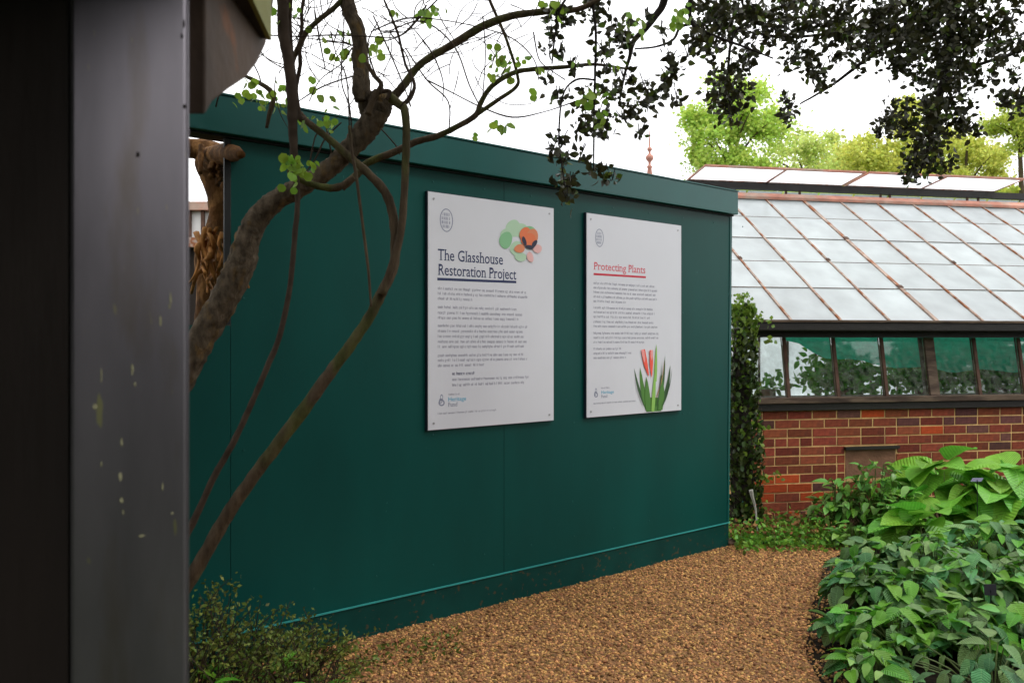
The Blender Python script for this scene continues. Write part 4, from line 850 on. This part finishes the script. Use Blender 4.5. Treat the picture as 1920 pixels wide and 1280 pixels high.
for i, (x, Yd, n, r_, h, lab) in enumerate(((1640, 4.95, 150, .27, .31, 'grey-green leafy perennial at the gravel edge, farthest back of the bed'), (1612, 4.5, 110, .20, .29, 'small grey-green plant reaching out over the gravel'), (1745, 4.85, 190, .30, .38, 'grey-green clump in the middle of the bed'),
        (1865, 5.1, 200, .34, .44, 'tall grey-green clump at the right edge, below the hosta leaves'), (1830, 4.4, 190, .30, .37, 'grey-green clump in front with the black plant label'), (1935, 4.45, 150, .28, .38, 'yellowish green clump at the lower right edge'), (1700, 4.35, 150, .25, .31, 'grey-green clump behind the corner plants, left of the label'),
        (1595, 4.0, 90, .17, .17, 'low grey-green plant at the gravel edge in front'), (1690, 3.85, 170, .25, .26, 'broad low clump filling the bottom of the bed, nearest the gravel'), (1820, 3.8, 190, .27, .30, 'dense dark green clump at the bottom edge below the black label'), (1925, 3.75, 170, .25, .32, 'dense green clump in the bottom right corner'), (1620, 3.55, 90, .16, .15, 'low dark leaves at the very bottom of the bed edge'))):
    c = P(x + (10 if x < 1660 else 0), 640, Yd); leafy('grey_leaved_plant', lab, 'perennial', c.x, c.y, .05, n, r_, h * .80, GM * (1 if 8 <= i else 2) + GB * (5 if i == 5 else 3) + (BM if i >= 8 else []), r1, .5, .95, 'grey-green perennials in the flower bed', pitch=(-.8, .6), out=1.1)
th = leafy('dark_low_plant', 'sparse dark leaves on soil coloured dark for shade at the lower right', 'plant', 2.0, 3.4, .06, 60, .35, .2, GM, r1, .5, .9, pitch=(-.8, .3))
# labels and stake
def plabel(x, y, Yd, w, h, m, lab, tilt):
    p = P(x, y, Yd); th = thing('plant_label', lab, 'plant label', (p.x, p.y, .05))
    V, F = prism(lambda a, b, d: Vector((p.x + a + tilt * b, p.y + d + b * .25, p.z + b)), [(-w, -h), (w, -h), (w, h), (-w, h)], 0, .003); make('plate', V, F, m, th)
    V, F = tube([(p.x, p.y - .004, .03, .003), (p.x, p.y - .002, p.z, .003)], 6, 1); make('stake', V, F, M['label_black'], th)
plabel(1857, 1105, 4.1, .030, .026, M['label_black'], 'square black plant label among the grey-green leaves', .1)
plabel(1832, 899, 5.75, .038, .012, M['label_violet'], 'slanted slate-violet plant label between the hosta leaves', .8)
V, F = tube([(*P(1408, 918, 6.2), .016), (*P(1411, 932, 6.2), .012), (*P(1417, 956, 6.2), .007), (*P(1420, 1000, 6.15), .006)], 8, 3); tag(make('pale_stake', V, F, M['stake'], smooth=True), 'short pale stake leaning at the foot of the ivy', 'stake')

# ---------------------------------------------------------------- ground cover, fallen leaves, left shrub
CT = leafvf(.035, .022, 3, .2, .3, 'ovate'); gr = random.Random(51); a_ = []; b_ = []
for k in range(3400):
    x = gr.uniform(1380, 1720); base = 1012 - .02 * (x - 1380); y = base + gr.gauss(0, 9); Yd = 1.5 * FPX / (max(y, 985) + 6 - 640)
    if x > 1620 and gr.random() < .5: continue
    p = P(x, y, Yd); p.z = abs(gr.gauss(0, .03)) + .015; a_.append(rrot(p, gr.uniform(.6, 1.3), gr))
for k in range(1800):
    p = Vector((gr.uniform(1.62, 2.5), gr.uniform(6.05, 6.6), .045 + abs(gr.gauss(0, .05)))); (a_ if gr.random() < .6 else b_).append(rrot(p, gr.uniform(.6, 1.3), gr))
for k in range(1500):
    a_.append(rrot(Vector((gr.uniform(1.62, 2.75), gr.uniform(6.1, 6.34), .01 + abs(gr.gauss(0, .025)))), gr.uniform(.6, 1.3), gr))
tag(bulk('ground_cover', CT, a_, M['cover_leaf'], kind='stuff'), 'low green ground cover along the far edge of the gravel', 'ground cover')
for k in range(420):
    if k < 170: p = Vector((gr.uniform(-1.2, -.1), 0, .012)); p.y = 3.45 + (p.x + 1.2) * .5 + gr.uniform(0, .35)
    elif k < 230: p = Vector((gr.uniform(1.2, 1.9), gr.uniform(3.5, 4.9), .03))
    else: p = Vector((gr.uniform(1.65, 2.6), gr.uniform(6.05, 6.6), .05))
    b_.append(mrot(p, gr.uniform(0, 6.3), gr.uniform(-.4, .4), gr.uniform(-.4, .4), gr.uniform(.5, 1)))
tag(bulk('fallen_leaves', CT, b_, M['dead_leaf'], kind='stuff'), 'brown fallen leaves scattered on the gravel edge and bed', 'fallen leaves')
c_ = []
for k in range(500):
    x = gr.uniform(-1.3, -.25); y = 3.35 + (x + 1.3) * .62 + gr.uniform(-.1, .25); c_.append(rrot(Vector((x, y, .01 + abs(gr.gauss(0, .012)))), gr.uniform(.35, .8), gr))
tag(bulk('weeds', CT, c_, M['shrub_leaf'], kind='stuff'), 'tiny green weeds in the gravel along the foot of the hoarding', 'weeds')
sb = thing('low_shrub', 'small-leaved olive green shrub at the foot of the hoarding beside the grey post', 'shrub', (-1.1, 3.45, 0))
STT = leafvf(.022, .013, 2, .2, .2, 'ovate'); sr_ = random.Random(61); tw_ = []; lv = []
for k in range(190):
    bx, by = sr_.uniform(-1.5, -.75), sr_.uniform(3.25, 3.6); hx = bx + sr_.gauss(.08, .16); H = .44 * (1 - .55 * max(0, (hx + 1.25) / .75)) * sr_.uniform(.5, 1.08)
    if hx > -.52: continue
    e = Vector((hx, min(by + sr_.gauss(0, .07), 3.50 + max(0, (hx + 1.2)) * .6), max(.05, H))); mid = (Vector((bx, by, 0)) + e) / 2 + Vector((0, 0, .05))
    tw_.append(tube([(bx, by, -.01, .003), (*mid, .0025), (*e, .001)], 4, 3))
    for j in range(26):
        f = sr_.random() ** .6; q = Vector((bx, by, 0)).lerp(mid, min(1, f * 2)) if f < .5 else mid.lerp(e, f * 2 - 1)
        lv.append(rrot(q + Vector((sr_.gauss(0, .018), sr_.gauss(0, .018), sr_.gauss(0, .015))), sr_.uniform(.6, 1.2), sr_))
for k in range(40):
    lv.append(rrot(P(405 + sr_.gauss(0, 20) + k * .6, 1115 - k * .9 + sr_.gauss(0, 8), 3.45), sr_.uniform(.6, 1.1), sr_))
tw_.append(tube([(-1.3, 3.45, .2, .003), (*P(385, 1150, 3.45), .002), (*P(405, 1110, 3.45), .0016), (*P(430, 1085, 3.45), .001)], 4, 3))
bulk('foliage', STT, lv, M['shrub_leaf'], sb, kind='stuff'); V, F = join(tw_); make('twigs', V, F, M['twig'], sb, kind='stuff')
LB = [leafmesh('broad_green_leaf', M['bright_leaf'], Ln=.13, Wd=.07, n=6, fold=.25, droop=.35, shape='lance', wave=.006)]
leafy('broad_leaved_weed', 'fresh green plant with lance-shaped leaves in the bottom left corner', 'plant', -1.02, 3.30, .0, 26, .24, .17, LB, r1, .7, 1.1, pitch=(-.3, .9))
leafy('broad_leaved_weed', 'fresh green lance-leaved plant half hidden behind the grey post foot', 'plant', -1.38, 3.3, .0, 20, .18, .28, LB, r1, .7, 1.1, pitch=(-.2, 1.1))

# ---------------------------------------------------------------- background trees
def bgtree(lab, x, y, Y, rx, ry, mkey, n, ls, seed, kind='background_tree'):
    c = P(x, y, Y); k = Y / FPX; RX, RZ = rx * k, ry * k; r_ = random.Random(seed)
    th = thing(kind, lab, 'tree', (c.x, Y, 0), 'trees behind the glasshouse')
    V, F = tube([(c.x, Y, -.1, RX * .09), (c.x + .1, Y, c.z * .5, RX * .075), (c.x - .1, Y, c.z, RX * .04), (c.x, Y, c.z + RZ * .7, RX * .015)], 10, 4, .08, seed); make('trunk', V, F, M['bark'], th, smooth=True)
    lb = []
    for q in range(9):
        a = r_.uniform(0, 6.3); z0 = c.z - RZ * r_.uniform(.1, .8); lb.append(tube([(c.x, Y, z0, RX * .03), (c.x + math.cos(a) * RX * .45, Y + math.sin(a) * RX * .4, z0 + RZ * .3, RX * .018), (c.x + math.cos(a) * RX * .8, Y + math.sin(a) * RX * .7, z0 + RZ * .45, RX * .006)], 6, 3))
    V, F = join(lb); make('limbs', V, F, M['bark'], th, smooth=True)
    ms = []; cl_ = []
    for q in range(46):
        while True:
            v = Vector((r_.uniform(-1, 1), r_.uniform(-1, 1), r_.uniform(-1, 1)))
            if .25 < v.length < .92: break
        cl_.append((v, r_.uniform(.16, .34)))
    for q in range(int(n * 1.9)):
        v, s = cl_[r_.randrange(len(cl_))]; w = v + Vector((r_.gauss(0, .5), r_.gauss(0, .5), r_.gauss(0, .38))) * s
        ms.append(rrot(Vector((c.x + w.x * RX, Y + w.y * RX * .8, c.z + w.z * RZ)), r_.uniform(.6, 1.3), r_))
    bulk('crown', leafvf(ls, ls * .7, 2, .2, .2), ms, M[mkey], th, kind='stuff')
bgtree('bright lime-green tree in fresh leaf left of centre behind the glasshouse ridge', 1375, 255, 34, 105, 125, 'tree_lime', 7500, .17, 1)
bgtree('pale hazy green rounded tree between the lime tree and the yellowish one', 1515, 325, 60, 120, 85, 'tree_soft', 6000, .26, 2)
bgtree('yellowish olive tree behind the dark hanging branch', 1665, 320, 50, 115, 95, 'tree_olive', 6500, .22, 3)
bgtree('olive green tree at the far right above the glasshouse roof', 1815, 325, 46, 85, 90, 'tree_olive', 6000, .2, 4)
bgtree('tall airy yellow-green tree at the right edge of the sky', 1915, 235, 40, 75, 62, 'tree_deep', 3200, .16, 5)
bgtree('small yellowish tree showing high between the dark evergreen branches', 1700, 215, 52, 42, 40, 'tree_olive', 1400, .2, 6)
bgtree('low green tree just above the ridge, behind the lime tree', 1440, 385, 42, 150, 75, 'tree_lime', 5500, .18, 7)
bgtree('low green tree behind the glasshouse, right half', 1700, 400, 42, 190, 62, 'tree_deep', 6500, .2, 8)
bgtree('low green tree behind the right end of the ridge vents', 1930, 400, 42, 120, 55, 'tree_deep', 3500, .2, 9)

bgtree('faint soft green tree farthest back in the middle of the band', 1590, 345, 70, 130, 95, 'tree_soft', 3500, .28, 10)
bgtree('faint soft green tree farthest back behind the dark hanging branch', 1755, 345, 70, 115, 88, 'tree_soft', 3500, .28, 11)
# unseen dark hedge behind the camera, sized to darken the post's reflection
hd = thing('unseen_hedge', 'unseen tall dark evergreen hedge behind the viewpoint, giving the post its dark reflection', 'hedge', (0, -5.2, 0))
hr = random.Random(71); hm = []
for k in range(9000):
    x = hr.uniform(-9, 7); z = hr.uniform(0, 3.35); hm.append(rrot(Vector((x, -4.9 + hr.gauss(0, .12) + .15 * math.sin(x * 2.1), z + .12 * math.sin(x * 1.7))), hr.uniform(1.6, 2.6), hr))
bulk('foliage', LT, hm, M['hedge_leaf'], hd, kind='stuff')
V = []; F = []; n = 40
for i in range(n + 1):
    x = -9 + 16 * i / n; h = 3.25 + .12 * math.sin(x * 1.7)
    V += [Vector((x, -5.0 + .15 * math.sin(x * 2.1), -.02)), Vector((x, -5.0 + .15 * math.sin(x * 2.1), h)), Vector((x, -6.2, h + .05)), Vector((x, -6.3, -.02))]
for i in range(n):
    a = i * 4
    for k in range(3): F.append((a + k, a + k + 1, a + k + 5, a + k + 4))
make('hedge_body', V, F, M['hedge_leaf'], hd)

for (cx, cy, hh, lab) in ((9.5, -5.5, 5.2, 'unseen dark yew added for reflections, nearest the hedge end'), (12.5, -4.0, 6.0, 'unseen dark yew added for reflections, middle of the row'), (14.5, -1.6, 5.6, 'unseen dark yew added for reflections, farthest right of the viewpoint')):  # unseen yews added to darken what the hoarding reflects
    th = thing('unseen_yew', lab, 'tree', (cx, cy, 0), 'unseen yews added to darken reflections'); V, F = tube([(cx, cy, -.05, .3), (cx, cy, hh * .5, .2), (cx, cy, hh * .95, .05)], 8, 3); make('trunk', V, F, M['dark_bark'], th, smooth=True)
    ms = []
    for k in range(5200):
        v = Vector((hr.gauss(0, 1), hr.gauss(0, 1), hr.gauss(0, 1))).normalized() * hr.uniform(.6, 1) ** .5
        ms.append(rrot(Vector((cx + v.x * 2.1, cy + v.y * 2.1, hh * .5 + v.z * hh * .5)), hr.uniform(2.5, 4), hr))
    bulk('crown', LT, ms, M['hedge_leaf'], th, kind='stuff')
